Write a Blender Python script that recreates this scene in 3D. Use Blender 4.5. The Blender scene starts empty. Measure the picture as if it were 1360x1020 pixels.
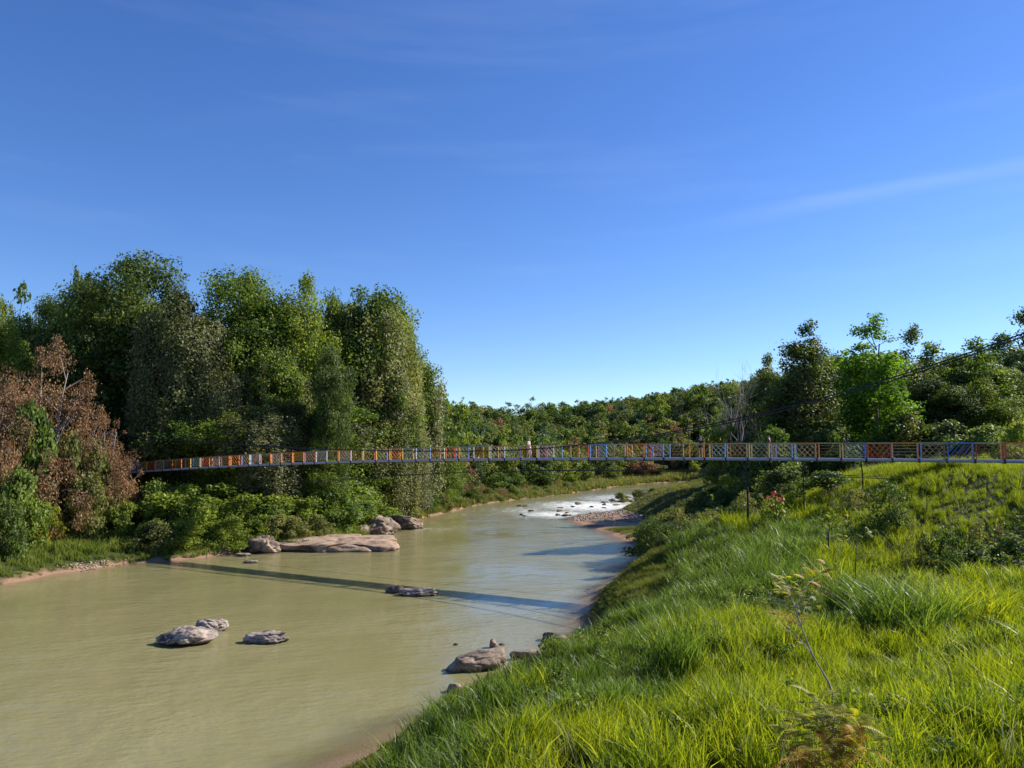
import bpy, bmesh, math, random
import numpy as np
from mathutils import Vector, Matrix, noise as mnoise

R = math.radians
rng = np.random.default_rng(7)
random.seed(7)
scene = bpy.context.scene
COL = scene.collection

# ------------------------------------------------------------------ camera, sky, sun, exposure
F_PX = 1008.0                     # focal length in photo pixels (1360 wide)
H_CAM = 10.3                      # eye above the water
PITCH = math.atan(98 / F_PX)
cam_d = bpy.data.cameras.new('camera')
cam = bpy.data.objects.new('camera', cam_d)
COL.objects.link(cam)
cam.location = (0, 0, H_CAM)
cam.rotation_euler = (math.pi / 2 + PITCH, 0, 0)
cam_d.sensor_width = 36
cam_d.lens = 36 * F_PX / 1360
cam_d.clip_start = 0.1
cam_d.clip_end = 9000
scene.camera = cam

SUN_AZ = R(68)                    # to the right of the view direction (+Y)
SUN_EL = R(35)
world = bpy.data.worlds.new('World')
scene.world = world
world.use_nodes = True
wn, wl = world.node_tree.nodes, world.node_tree.links
bgn = wn['Background']
sky = wn.new('ShaderNodeTexSky')
sky.sky_type = 'NISHITA'
sky.sun_disc = False
sky.sun_elevation = SUN_EL
sky.sun_rotation = SUN_AZ
sky.air_density = 1.0
sky.dust_density = 0.1
sky.ozone_density = 4.0
sky.altitude = 600
hs = wn.new('ShaderNodeHueSaturation')
hs.inputs['Saturation'].default_value = 1.2
hs.inputs['Hue'].default_value = 0.513
wl.new(sky.outputs[0], hs.inputs['Color'])
# thin cirrus streaks
tc = wn.new('ShaderNodeTexCoord')
mp = wn.new('ShaderNodeMapping')
mp.inputs['Rotation'].default_value = (R(4), R(-14), R(20))
mp.inputs['Scale'].default_value = (1.1, 1.4, 11.0)
nz = wn.new('ShaderNodeTexNoise')
nz.inputs['Scale'].default_value = 1.6
nz.inputs['Detail'].default_value = 5
nz.inputs['Roughness'].default_value = 0.55
cr = wn.new('ShaderNodeMapRange')
cr.inputs['From Min'].default_value = 0.55
cr.inputs['From Max'].default_value = 0.82
cr.inputs['To Max'].default_value = 0.055
mxs = wn.new('ShaderNodeMix')
mxs.data_type = 'RGBA'
wl.new(tc.outputs['Generated'], mp.inputs['Vector'])
wl.new(mp.outputs[0], nz.inputs['Vector'])
wl.new(nz.outputs['Fac'], cr.inputs['Value'])
wl.new(cr.outputs[0], mxs.inputs['Factor'])
wl.new(hs.outputs[0], mxs.inputs['A'])
mxs.inputs['B'].default_value = (5.5, 6.3, 7.6, 1)


def streak(a, b, width, amount, prev):
    """a thin band of high cloud between two directions of the sky"""
    va = Vector((math.sin(a[0]) * math.cos(a[1]), math.cos(a[0]) * math.cos(a[1]), math.sin(a[1])))
    vb = Vector((math.sin(b[0]) * math.cos(b[1]), math.cos(b[0]) * math.cos(b[1]), math.sin(b[1])))
    nn_, mid = va.cross(vb).normalized(), (va + vb).normalized()

    def dot(v):
        d = wn.new('ShaderNodeVectorMath')
        d.operation = 'DOT_PRODUCT'
        wl.new(tc.outputs['Generated'], d.inputs[0])
        d.inputs[1].default_value = v
        return d.outputs['Value']

    def mm(op, x, y):
        q_ = wn.new('ShaderNodeMath')
        q_.operation = op
        for k_, v_ in enumerate((x, y)):
            if isinstance(v_, (int, float)):
                q_.inputs[k_].default_value = v_
            elif v_ is not None:
                wl.new(v_, q_.inputs[k_])
        return q_.outputs[0]
    off = mm('ADD', dot(nn_), mm('MULTIPLY', mm('SUBTRACT', nz.outputs['Fac'], .5), width * 2.2))
    band_ = wn.new('ShaderNodeMapRange')
    band_.interpolation_type = 'SMOOTHSTEP'
    band_.inputs['From Min'].default_value = width
    band_.inputs['From Max'].default_value = 0
    wl.new(mm('ABSOLUTE', off, None), band_.inputs['Value'])
    end = wn.new('ShaderNodeMapRange')
    end.interpolation_type = 'SMOOTHSTEP'
    end.inputs['From Min'].default_value = mid.dot(va)
    end.inputs['From Max'].default_value = 1
    wl.new(dot(mid), end.inputs['Value'])
    f_ = mm('MULTIPLY', mm('MULTIPLY', band_.outputs[0], end.outputs[0]), mm('MULTIPLY', nz.outputs['Fac'], amount))
    m_ = wn.new('ShaderNodeMix')
    m_.data_type = 'RGBA'
    wl.new(f_, m_.inputs['Factor'])
    wl.new(prev, m_.inputs['A'])
    m_.inputs['B'].default_value = (5.8, 6.4, 7.6, 1)
    return m_.outputs['Result']


sky_out = streak((R(10), R(16.3)), (R(60), R(16.3)), .015, .11, mxs.outputs['Result'])
sky_out = streak((R(-30), R(21)), (R(2), R(27)), .02, .02, sky_out)
wl.new(sky_out, bgn.inputs['Color'])
bgn.inputs['Strength'].default_value = 0.10

sun_d = bpy.data.lights.new('sun', 'SUN')
sun_d.energy = 5.0
sun_d.angle = R(0.5)
sun_d.color = (1.0, 0.93, 0.82)
sun = bpy.data.objects.new('sun', sun_d)
COL.objects.link(sun)
sdir = Vector((math.sin(SUN_AZ) * math.cos(SUN_EL), math.cos(SUN_AZ) * math.cos(SUN_EL), math.sin(SUN_EL)))
sun.rotation_euler = sdir.to_track_quat('Z', 'Y').to_euler()

scene.view_settings.view_transform = 'Standard'
scene.view_settings.look = 'None'
scene.view_settings.gamma = 1
scene.view_settings.use_curve_mapping = False
scene.view_settings.exposure = 0.8
scene.render.engine = 'CYCLES'
cy = scene.cycles
cy.use_denoising = True
cy.denoiser = 'OPENIMAGEDENOISE'
cy.max_bounces = 6
cy.diffuse_bounces = 3
cy.glossy_bounces = 3
cy.transmission_bounces = 4
cy.transparent_max_bounces = 8
cy.caustics_reflective = False
cy.caustics_refractive = False

# ------------------------------------------------------------------ pixel helpers (a pixel gives a direction only)
FWD = np.array([0, math.cos(PITCH), math.sin(PITCH)])
UPV = np.array([0, -math.sin(PITCH), math.cos(PITCH)])
RGT = np.array([1.0, 0, 0])


def ray(px, py):
    return FWD + RGT * (px - 680) / F_PX + UPV * (510 - py) / F_PX


def on_z(px, py, z=0.0):
    d = ray(px, py)
    t = (z - H_CAM) / d[2]
    return np.array([0, 0, H_CAM]) + d * t


def at_y(px, py, Y):
    d = ray(px, py)
    return np.array([0, 0, H_CAM]) + d * (Y / d[1])


# ------------------------------------------------------------------ materials
MATS = {}


def new_mat(name):
    m = bpy.data.materials.new(name)
    m.use_nodes = True
    n, l = m.node_tree.nodes, m.node_tree.links
    return m, n, l, n['Principled BSDF'], n['Material Output']


def ramp(n, stops):
    r = n.new('ShaderNodeValToRGB')
    e = r.color_ramp.elements
    while len(e) < len(stops):
        e.new(0.5)
    for k, (p, c) in enumerate(stops):
        e[k].position = p
        e[k].color = (*c, 1)
    return r


def noise_node(n, l, scale, detail=4, rough=0.55, vec=None, coord='Object'):
    t = n.new('ShaderNodeTexNoise')
    t.inputs['Scale'].default_value = scale
    t.inputs['Detail'].default_value = detail
    t.inputs['Roughness'].default_value = rough
    if vec is None:
        c = n.new('ShaderNodeTexCoord')
        vec = c.outputs[coord]
    l.new(vec, t.inputs['Vector'])
    return t


def math_node(n, l, op, a, b=None, c=None):
    m = n.new('ShaderNodeMath')
    m.operation = op
    for k, v in enumerate((a, b, c)):
        if v is None:
            continue
        if isinstance(v, (int, float)):
            m.inputs[k].default_value = v
        else:
            l.new(v, m.inputs[k])
    return m.outputs[0]


def leaf_mat(name, dark, mid, light, trans=0.4, tcol=None, spec=0.25, rough=0.55, varying=True):
    """foliage: colour by a per-leaf tone, part of the light passes through"""
    m, n, l, p, out = new_mat(name)
    at = n.new('ShaderNodeAttribute')
    at.attribute_name = 'tone'
    oi = n.new('ShaderNodeObjectInfo')
    v = math_node(n, l, 'MULTIPLY_ADD', oi.outputs['Random'], 0.3, -0.15)
    v = math_node(n, l, 'ADD', at.outputs['Fac'], v)
    geo = n.new('ShaderNodeNewGeometry')
    nzz = noise_node(n, l, 0.35, 2, 0.5, geo.outputs['Position'])
    w = math_node(n, l, 'MULTIPLY_ADD', nzz.outputs['Fac'], 0.5, -0.25)
    v = math_node(n, l, 'ADD', v, w)
    r = ramp(n, [(0.0, dark), (0.5, mid), (1.0, light)])
    l.new(v, r.inputs['Fac'])
    l.new(r.outputs[0], p.inputs['Base Color'])
    p.inputs['Roughness'].default_value = rough
    p.inputs['Specular IOR Level'].default_value = spec
    tr = n.new('ShaderNodeBsdfTranslucent')
    mx = n.new('ShaderNodeMix')
    mx.data_type = 'RGBA'
    mx.blend_type = 'MULTIPLY'
    mx.inputs['Factor'].default_value = 1
    l.new(r.outputs[0], mx.inputs['A'])
    mx.inputs['B'].default_value = (*(tcol or (1.5, 1.5, 0.6)), 1)
    l.new(mx.outputs['Result'], tr.inputs['Color'])
    ms = n.new('ShaderNodeMixShader')
    ms.inputs['Fac'].default_value = trans
    l.new(p.outputs[0], ms.inputs[1])
    l.new(tr.outputs[0], ms.inputs[2])
    l.new(ms.outputs[0], out.inputs['Surface'])
    MATS[name] = m
    return m


leaf_mat('leaf_dark', (0.016, 0.034, 0.01), (0.064, 0.104, 0.025), (0.19, 0.24, 0.055))
leaf_mat('leaf_mid', (0.025, 0.052, 0.012), (0.104, 0.165, 0.031), (0.26, 0.32, 0.065))
leaf_mat('leaf_light', (0.065, 0.1, 0.016), (0.165, 0.225, 0.032), (0.32, 0.35, 0.06))
leaf_mat('leaf_olive', (0.045, 0.058, 0.018), (0.14, 0.155, 0.048), (0.31, 0.3, 0.11))
leaf_mat('leaf_blue', (0.022, 0.045, 0.022), (0.062, 0.11, 0.05), (0.15, 0.2, 0.08))
leaf_mat('leaf_vivid', (0.03, 0.075, 0.008), (0.085, 0.175, 0.018), (0.18, 0.3, 0.03), trans=.5)
leaf_mat('leaf_vine', (0.05, 0.065, 0.024), (0.15, 0.16, 0.06), (0.32, 0.31, 0.14), trans=.3)
leaf_mat('leaf_dry', (0.12, 0.072, 0.04), (0.245, 0.148, 0.08), (0.39, 0.26, 0.13), trans=.3, tcol=(1.3, 1.0, .6))
leaf_mat('leaf_yellow', (0.17, 0.18, 0.02), (0.33, 0.31, 0.03), (0.5, 0.42, 0.05), trans=.45)
leaf_mat('leaf_orange', (0.28, 0.12, 0.02), (0.48, 0.25, 0.04), (0.6, 0.42, 0.08), trans=.4, tcol=(1.3, .9, .5))
leaf_mat('leaf_red', (0.24, 0.04, 0.03), (0.4, 0.09, 0.06), (0.45, 0.18, 0.1), trans=.35, tcol=(1.2, .7, .6))
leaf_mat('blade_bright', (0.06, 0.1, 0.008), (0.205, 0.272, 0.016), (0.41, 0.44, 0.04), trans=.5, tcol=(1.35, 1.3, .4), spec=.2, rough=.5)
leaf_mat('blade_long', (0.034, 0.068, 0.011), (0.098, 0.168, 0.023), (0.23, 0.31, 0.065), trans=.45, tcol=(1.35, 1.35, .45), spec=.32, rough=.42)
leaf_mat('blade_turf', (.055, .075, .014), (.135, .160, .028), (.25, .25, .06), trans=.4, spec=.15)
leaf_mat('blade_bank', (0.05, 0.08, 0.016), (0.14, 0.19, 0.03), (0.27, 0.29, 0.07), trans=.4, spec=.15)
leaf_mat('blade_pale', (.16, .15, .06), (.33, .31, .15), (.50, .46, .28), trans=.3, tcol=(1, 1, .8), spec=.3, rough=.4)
leaf_mat('weed', (.05, .09, .014), (.13, .19, .028), (.26, .30, .06), trans=.4, spec=.3)


def bark_mat(name, a, b, sc=5.0):
    m, n, l, p, out = new_mat(name)
    t = noise_node(n, l, sc, 6, .65)
    r = ramp(n, [(0.3, a), (0.7, b)])
    l.new(t.outputs['Fac'], r.inputs['Fac'])
    l.new(r.outputs[0], p.inputs['Base Color'])
    p.inputs['Roughness'].default_value = .9
    bp = n.new('ShaderNodeBump')
    bp.inputs['Strength'].default_value = .5
    l.new(t.outputs['Fac'], bp.inputs['Height'])
    l.new(bp.outputs[0], p.inputs['Normal'])
    MATS[name] = m


bark_mat('bark', (.05, .035, .025), (.16, .12, .09))
bark_mat('bark_pale', (.16, .13, .10), (.38, .33, .28), 9)
bark_mat('bark_dark', (.015, .012, .010), (.05, .04, .032))
bark_mat('driftwood', (.30, .24, .18), (.55, .45, .34), 9)


def paint_mat(name, c, rough=.5, metal=0):
    m, n, l, p, out = new_mat(name)
    t = noise_node(n, l, 6, 5, .6)
    dk = tuple(x * .55 + .01 for x in c)
    r = ramp(n, [(0.28, dk), (0.5, c), (0.8, tuple(min(1, x * 1.12) for x in c))])
    l.new(t.outputs['Fac'], r.inputs['Fac'])
    l.new(r.outputs[0], p.inputs['Base Color'])
    p.inputs['Roughness'].default_value = rough
    p.inputs['Metallic'].default_value = metal
    MATS[name] = m


for nm, c in dict(white=(.54, .54, .57), cream=(.42, .34, .19), yellow=(.75, .46, .06), orange=(.72, .20, .02),
                  red=(.55, .06, .03), blue=(.05, .16, .58), sky_blue=(.16, .34, .66), teal=(.25, .52, .52),
                  pink=(.55, .22, .34), brown=(.26, .12, .06), grey=(.22, .21, .22), pipe=(.36, .35, .40),
                  steel_dark=(.045, .04, .04)).items():
    paint_mat('paint_' + nm, c)
paint_mat('cable', (.02, .02, .02), .6)
paint_mat('deck_steel', (.20, .19, .18), .7)
paint_mat('skin', (.45, .26, .18), .6)
paint_mat('cloth_white', (.78, .74, .70), .9)
paint_mat('cloth_black', (.018, .018, .022), .9)
paint_mat('cloth_grey', (.13, .12, .13), .9)
paint_mat('cloth_maroon', (.10, .03, .03), .9)
paint_mat('cloth_pale', (.55, .52, .50), .9)
paint_mat('hair', (.012, .009, .008), .6)


def rock_mat(name, base, pale, dark, wet=0.22, split=.5, sc=.8):
    m, n, l, p, out = new_mat(name)
    geo = n.new('ShaderNodeNewGeometry')
    t1 = noise_node(n, l, sc, 7, .66, geo.outputs['Position'])
    t2 = noise_node(n, l, 7.0, 6, .7, geo.outputs['Position'])
    r1 = ramp(n, [(split - .14, dark), (split - .03, base), (split + .16, pale)])
    add = math_node(n, l, 'MULTIPLY_ADD', t2.outputs['Fac'], .28, -.14)
    l.new(math_node(n, l, 'ADD', t1.outputs['Fac'], add), r1.inputs['Fac'])
    sp = n.new('ShaderNodeSeparateXYZ')
    l.new(geo.outputs['Position'], sp.inputs[0])
    zz = math_node(n, l, 'ADD', sp.outputs['Z'], math_node(n, l, 'MULTIPLY_ADD', t1.outputs['Fac'], .3, -.15))
    mr = n.new('ShaderNodeMapRange')
    mr.inputs['From Min'].default_value = wet * .4
    mr.inputs['From Max'].default_value = wet
    mr.inputs['To Min'].default_value = .38
    mr.inputs['To Max'].default_value = 1
    l.new(zz, mr.inputs['Value'])
    mx = n.new('ShaderNodeMix')
    mx.data_type = 'RGBA'
    mx.blend_type = 'MULTIPLY'
    mx.inputs['Factor'].default_value = 1
    l.new(r1.outputs[0], mx.inputs['A'])
    l.new(mr.outputs[0], mx.inputs['B'])
    l.new(mx.outputs['Result'], p.inputs['Base Color'])
    p.inputs['Roughness'].default_value = .8
    bp = n.new('ShaderNodeBump')
    bp.inputs['Strength'].default_value = .6
    bp.inputs['Distance'].default_value = .08
    l.new(t2.outputs['Fac'], bp.inputs['Height'])
    l.new(bp.outputs[0], p.inputs['Normal'])
    MATS[name] = m


rock_mat('rock_tan', (.27, .18, .12), (.42, .305, .21), (.08, .058, .048))
rock_mat('rock_pale', (.27, .215, .175), (.46, .37, .30), (.06, .052, .05), wet=.26, split=.53, sc=1.1)
rock_mat('rock_dark', (.19, .135, .095), (.36, .27, .19), (.04, .032, .03), split=.52)
rock_mat('pebble', (.34, .25, .19), (.52, .43, .36), (.12, .09, .08), wet=.05)


# ------------------------------------------------------------------ mesh helpers
def mesh_np(name, verts, faces, mats=(), tone=None, smooth=False, extra=None):
    verts = np.ascontiguousarray(verts, dtype=np.float32)
    faces = np.ascontiguousarray(faces, dtype=np.int32)
    me = bpy.data.meshes.new(name)
    k = faces.shape[1]
    me.vertices.add(len(verts))
    me.vertices.foreach_set('co', verts.ravel())
    me.loops.add(faces.size)
    me.loops.foreach_set('vertex_index', faces.ravel())
    me.polygons.add(len(faces))
    me.polygons.foreach_set('loop_start', np.arange(0, faces.size, k, dtype=np.int32))
    me.polygons.foreach_set('loop_total', np.full(len(faces), k, dtype=np.int32))
    if smooth:
        me.polygons.foreach_set('use_smooth', np.ones(len(faces), dtype=bool))
    me.update(calc_edges=True)
    if tone is not None:
        a = me.attributes.new('tone', 'FLOAT', 'POINT')
        a.data.foreach_set('value', np.ascontiguousarray(tone, dtype=np.float32))
    for nm, vals in (extra or {}).items():
        a = me.attributes.new(nm, 'FLOAT', 'POINT')
        a.data.foreach_set('value', np.ascontiguousarray(vals, dtype=np.float32))
    for m in mats:
        me.materials.append(MATS[m])
    return me


class MB:
    """collects quads / tris into one mesh"""

    def __init__(s):
        s.v, s.f, s.t = [], [], []

    def tube(s, pts, rad, sides=6, tone=0.5, cap=True):
        pts = [Vector(p) for p in pts]
        base = len(s.v)
        up = Vector((0, 0, 1))
        for i, p in enumerate(pts):
            d = (pts[min(i + 1, len(pts) - 1)] - pts[max(i - 1, 0)])
            d = d.normalized() if d.length > 1e-9 else up
            ref = Vector((1, 0, 0)) if abs(d.z) > .9 else up
            u = d.cross(ref).normalized()
            w = d.cross(u)
            r = rad[i] if hasattr(rad, '__len__') else rad
            for k in range(sides):
                a = 2 * math.pi * k / sides
                s.v.append(tuple(p + u * (math.cos(a) * r) + w * (math.sin(a) * r)))
                s.t.append(tone)
        for i in range(len(pts) - 1):
            for k in range(sides):
                a, b = base + i * sides + k, base + i * sides + (k + 1) % sides
                s.f.append((a, b, b + sides, a + sides))
        if cap:
            for i in (0, len(pts) - 1):
                o = base + i * sides
                ring = [o + k for k in range(sides)]
                if i == 0:
                    ring.reverse()
                s.f.append(tuple(ring))

    def box(s, lo, hi, mtx=None):
        base = len(s.v)
        for x in (lo[0], hi[0]):
            for y in (lo[1], hi[1]):
                for z in (lo[2], hi[2]):
                    p = Vector((x, y, z))
                    s.v.append(tuple(mtx @ p if mtx else p))
                    s.t.append(.5)
        for q in ((0, 1, 3, 2), (4, 6, 7, 5), (0, 4, 5, 1), (2, 3, 7, 6), (0, 2, 6, 4), (1, 5, 7, 3)):
            s.f.append(tuple(base + k for k in q))

    def bar(s, a, b, w, d, nrm=(0, 1, 0)):
        """flat bar from a to b, w wide in its plane, d deep along nrm"""
        a, b, nrm = Vector(a), Vector(b), Vector(nrm)
        ax = (b - a).normalized()
        sd = nrm.cross(ax).normalized()
        L = (b - a).length
        M = Matrix((ax, sd, nrm)).transposed().to_4x4()
        M.translation = a
        s.box((0, -w / 2, -d / 2), (L, w / 2, d / 2), M)

    def mesh(s, name, mat, smooth=False, tone=True):
        me = bpy.data.meshes.new(name)
        me.from_pydata(s.v, [], s.f)
        me.update()
        if tone:
            a = me.attributes.new('tone', 'FLOAT', 'POINT')
            a.data.foreach_set('value', np.array(s.t, dtype=np.float32))
        if smooth:
            me.polygons.foreach_set('use_smooth', np.ones(len(me.polygons), dtype=bool))
        me.materials.append(MATS[mat])
        return me


def link(name, data, parent=None, loc=None, rotz=0, scale=None):
    o = bpy.data.objects.new(name, data)
    COL.objects.link(o)
    if parent:
        o.parent = parent
    if loc is not None:
        o.location = loc
    if rotz:
        o.rotation_euler = (0, 0, rotz)
    if scale is not None:
        o.scale = scale
    return o


def tag(o, label=None, cat=None, group=None, kind=None):
    for k, v in (('label', label), ('category', cat), ('group', group), ('kind', kind)):
        if v:
            o[k] = v
    return o


# ------------------------------------------------------------------ the shore lines and the terrain
RS = [(440, 1018), (520, 978), (570, 957), (605, 942), (645, 928), (690, 908), (730, 884), (752, 862), (764, 832), (790, 798),
      (815, 770), (842, 741), (838, 724), (806, 709), (776, 699), (756, 690), (772, 684), (822, 678), (875, 671), (905, 661),
      (930, 650), (950, 645)]
LS = [(0, 776), (60, 764), (120, 755), (180, 748), (230, 744), (300, 737), (340, 734), (420, 730), (480, 720), (515, 706), (548, 692),
      (580, 683), (640, 669), (700, 662), (750, 656), (790, 650), (822, 645), (862, 641.5), (905, 640), (950, 639.5)]
right_shore = [(-26, -60), (-15, -18), (-9.5, 8)] + [tuple(on_z(*p)[:2]) for p in RS] + [(150, 262), (300, 300), (500, 330)]
left_shore = [(-95, -60), (-82, 0), (-60, 34)] + [tuple(on_z(*p)[:2]) for p in LS] + [(150, 305), (300, 345), (500, 375)]
right_shore, left_shore = np.array(right_shore), np.array(left_shore)


def seg_dist(P, line):
    best = np.full(len(P), 1e9)
    for a, b in zip(line[:-1], line[1:]):
        ab = b - a
        t = np.clip(((P - a) @ ab) / (ab @ ab), 0, 1)
        d = np.hypot(P[:, 0] - a[0] - t * ab[0], P[:, 1] - a[1] - t * ab[1])
        best = np.minimum(best, d)
    return best


def inside(P, poly):
    c = np.zeros(len(P), bool)
    x, y = P[:, 0], P[:, 1]
    for (x1, y1), (x2, y2) in zip(poly, np.roll(poly, -1, axis=0)):
        m = ((y1 > y) != (y2 > y))
        xi = (x2 - x1) * (y - y1) / ((y2 - y1) if y2 != y1 else 1e-9) + x1
        c ^= m & (x < xi)
    return c


river_poly = np.vstack([right_shore, left_shore[::-1]])


def sstep(x, a, b):
    t = np.clip((x - a) / (b - a), 0, 1)
    return t * t * (3 - 2 * t)


_vn = np.random.default_rng(3).random((256, 256))


def vnoise(x, y):
    xi, yi = np.floor(x).astype(int), np.floor(y).astype(int)
    fx, fy = x - xi, y - yi
    fx, fy = fx * fx * (3 - 2 * fx), fy * fy * (3 - 2 * fy)
    g = lambda i, j: _vn[i % 256, j % 256]
    return (g(xi, yi) * (1 - fx) * (1 - fy) + g(xi + 1, yi) * fx * (1 - fy) + g(xi, yi + 1) * (1 - fx) * fy + g(xi + 1, yi + 1) * fx * fy)


def shore(P):
    dr, dl = seg_dist(P, right_shore), seg_dist(P, left_shore)
    ins = inside(P, river_poly)
    d = np.minimum(dr, dl)
    return np.where(ins, -d, d), dr < dl


SANDBAR = np.array([on_z(820, 694)[:2], on_z(850, 700)[:2], on_z(790, 691)[:2], on_z(856, 714)[:2], on_z(850, 690)[:2]])


def terrain(X, Y):
    X, Y = np.asarray(X, float).ravel(), np.asarray(Y, float).ravel()
    P = np.c_[X, Y]
    s, right = shore(P)
    s = s + (vnoise(X * .45 + 70, Y * .45) - .5) * 1.3 + (vnoise(X * 1.6, Y * 1.6 + 50) - .5) * .5
    n1 = vnoise(X * .18 + 9, Y * .18) - .5
    n2 = vnoise(X * .7, Y * .7 + 5) - .5
    sp = np.maximum(s, 0)
    # right bank
    flat = 1 - np.exp(-np.min([np.hypot((X - c[0]) / 9, (Y - c[1]) / 14) for c in SANDBAR], axis=0) ** 2)
    bch = .35 + 2.6 * np.exp(-((X - .5) ** 2 + (Y - 36) ** 2) / 60)
    s1 = np.maximum(sp - bch, 0) + .15 * np.minimum(sp, bch)
    zr = 6.5 * (1 - np.exp(-s1 / 7.3)) * (.05 + .95 * flat) * (1 - .46 * sstep(Y, 56, 88) * (1 - sstep(X, 28, 50)) - .42 * sstep(Y, 88, 125) * (1 - sstep(X, 48, 85)))
    zr += 3.3 * sstep(X, 19, 31) * sstep(Y, 33, 49)
    zr += 1.1 * np.exp(-((X - 3) ** 2 + (Y - 4) ** 2) / 90)
    zr -= 1.0 * np.exp(-((X - 13) ** 2 / 40 + (Y - 22) ** 2 / 36))
    zr -= 2.2 * np.exp(-((X - 23) ** 2 / 70 + (Y - 34) ** 2 / 26))
    zr += sstep(Y, 110, 330) * sstep(X, 40, 120) * 20
    zr = zr + (n1 * .7 + n2 * .25) * sstep(sp, .5, 4)
    # left bank, far bank
    zl = 1.0 * (1 - np.exp(-sp / 1.6)) + 3.0 * sstep(sp, 6, 32) + 8 * sstep(sp, 28, 90)
    zl = zl + sstep(sp, 10, 160) * sstep(Y, 190, 330) * 16 * (1 - .35 * sstep(X, -60, 40)) + sstep(Y, 310, 440) * sstep(X, -10, 120) * 25
    zl = zl + (n1 * .8 + n2 * .3) * sstep(sp, .5, 5)
    z = np.where(right, zr, zl)
    bed = -.02 - 1.7 * (1 - np.exp(s / 5.0)) + n2 * .12 * sstep(-s, .2, 2)
    return np.where(s > 0, z, bed)


def tz(x, y):
    return float(terrain([x], [y])[0])


def axis(parts):
    out = []
    for a, b, st in parts:
        out += list(np.arange(a, b, st))
    out.append(parts[-1][1])
    return np.array(out)


def grid_faces(nx, ny):
    i, j = np.meshgrid(np.arange(nx - 1), np.arange(ny - 1), indexing='ij')
    a = (i * ny + j).ravel()
    return np.c_[a, a + ny, a + ny + 1, a + 1]


gx = axis([(-3000, -300, 300), (-300, -60, 12), (-60, -40, 2), (-40, 45, .7), (45, 90, 3), (90, 320, 12), (320, 3020, 300)])
gy = axis([(-300, -40, 20), (-40, 6, 3), (6, 85, .7), (85, 180, 1.6), (180, 330, 3), (330, 600, 15), (600, 6000, 400)])
GX, GY = np.meshgrid(gx, gy, indexing='ij')
gz = terrain(GX, GY)

m, n, l, p, out = new_mat('earth')
geo = n.new('ShaderNodeNewGeometry')
sp_ = n.new('ShaderNodeSeparateXYZ')
l.new(geo.outputs['Position'], sp_.inputs[0])
na = noise_node(n, l, .9, 6, .6, geo.outputs['Position'])
nb = noise_node(n, l, 9, 5, .7, geo.outputs['Position'])
sand = ramp(n, [(.3, (.20, .115, .070)), (.7, (.36, .23, .15))])
soil = ramp(n, [(.3, (.030, .040, .012)), (.7, (.075, .085, .025))])
l.new(nb.outputs['Fac'], sand.inputs['Fac'])
l.new(nb.outputs['Fac'], soil.inputs['Fac'])
zz = math_node(n, l, 'ADD', sp_.outputs['Z'], math_node(n, l, 'MULTIPLY_ADD', na.outputs['Fac'], .9, -.45))
mr = n.new('ShaderNodeMapRange')
mr.inputs['From Min'].default_value = .1
mr.inputs['From Max'].default_value = .5
l.new(zz, mr.inputs['Value'])
mx = n.new('ShaderNodeMix')
mx.data_type = 'RGBA'
l.new(mr.outputs[0], mx.inputs['Factor'])
l.new(sand.outputs[0], mx.inputs['A'])
l.new(soil.outputs[0], mx.inputs['B'])
l.new(mx.outputs['Result'], p.inputs['Base Color'])
p.inputs['Roughness'].default_value = .95
p.inputs['Specular IOR Level'].default_value = .1
bp = n.new('ShaderNodeBump')
bp.inputs['Strength'].default_value = .7
bp.inputs['Distance'].default_value = .08
l.new(nb.outputs['Fac'], bp.inputs['Height'])
l.new(bp.outputs[0], p.inputs['Normal'])
MATS['earth'] = m
tag(link('ground', mesh_np('ground', np.c_[GX.ravel(), GY.ravel(), gz], grid_faces(len(gx), len(gy)), ['earth'], smooth=True)), kind='structure')

# ------------------------------------------------------------------ the river
wx = axis([(-110, -50, 3), (-50, 40, .55), (40, 110, 2.5), (110, 500, 12)])
wy = axis([(-60, 10, 4), (10, 130, .6), (130, 220, .9), (220, 400, 3)])
WX, WY = np.meshgrid(wx, wy, indexing='ij')
wt = terrain(WX, WY)
depth = -wt
# rapids: where the bed shoals beside the sandbar
rap = np.zeros(WX.size)
for (px, py, rx, ry, a) in ((740, 683, 11, 13, .85), (790, 672, 18, 28, .9), (850, 663, 22, 38, .8), (700, 678, 12, 22, .6),
                            (610, 682, 7, 14, .45), (905, 653, 18, 38, .5), (575, 703, 8, 6, .5), (650, 690, 10, 10, .3)):
    c = on_z(px, py)
    rap = np.maximum(rap, a * np.exp(-(((WX.ravel() - c[0]) / rx) ** 2 + ((WY.ravel() - c[1]) / ry) ** 2)))
xr, yr = WX.ravel(), WY.ravel()
wz = .02 * (vnoise(xr * .9, yr * .9) - .5) + rap * .34 * (vnoise(xr * 1.3 + 40, yr * .8) - .5) + rap * .2 * (vnoise(xr * 3, yr * 2.2 + 8) - .5)
wf = grid_faces(len(wx), len(wy))
keep = (depth[wf] > -.9).any(axis=1)
wf = wf[keep]
used, inv = np.unique(wf, return_inverse=True)

m, n, l, p, out = new_mat('river_water')
geo = n.new('ShaderNodeNewGeometry')
ad = n.new('ShaderNodeAttribute'); ad.attribute_name = 'depth'
ar = n.new('ShaderNodeAttribute'); ar.attribute_name = 'rapid'
big = noise_node(n, l, .08, 3, .5, geo.outputs['Position'])
mud = ramp(n, [(.3, (.205, .187, .083)), (.7, (.250, .226, .108))])
l.new(big.outputs['Fac'], mud.inputs['Fac'])
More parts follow.
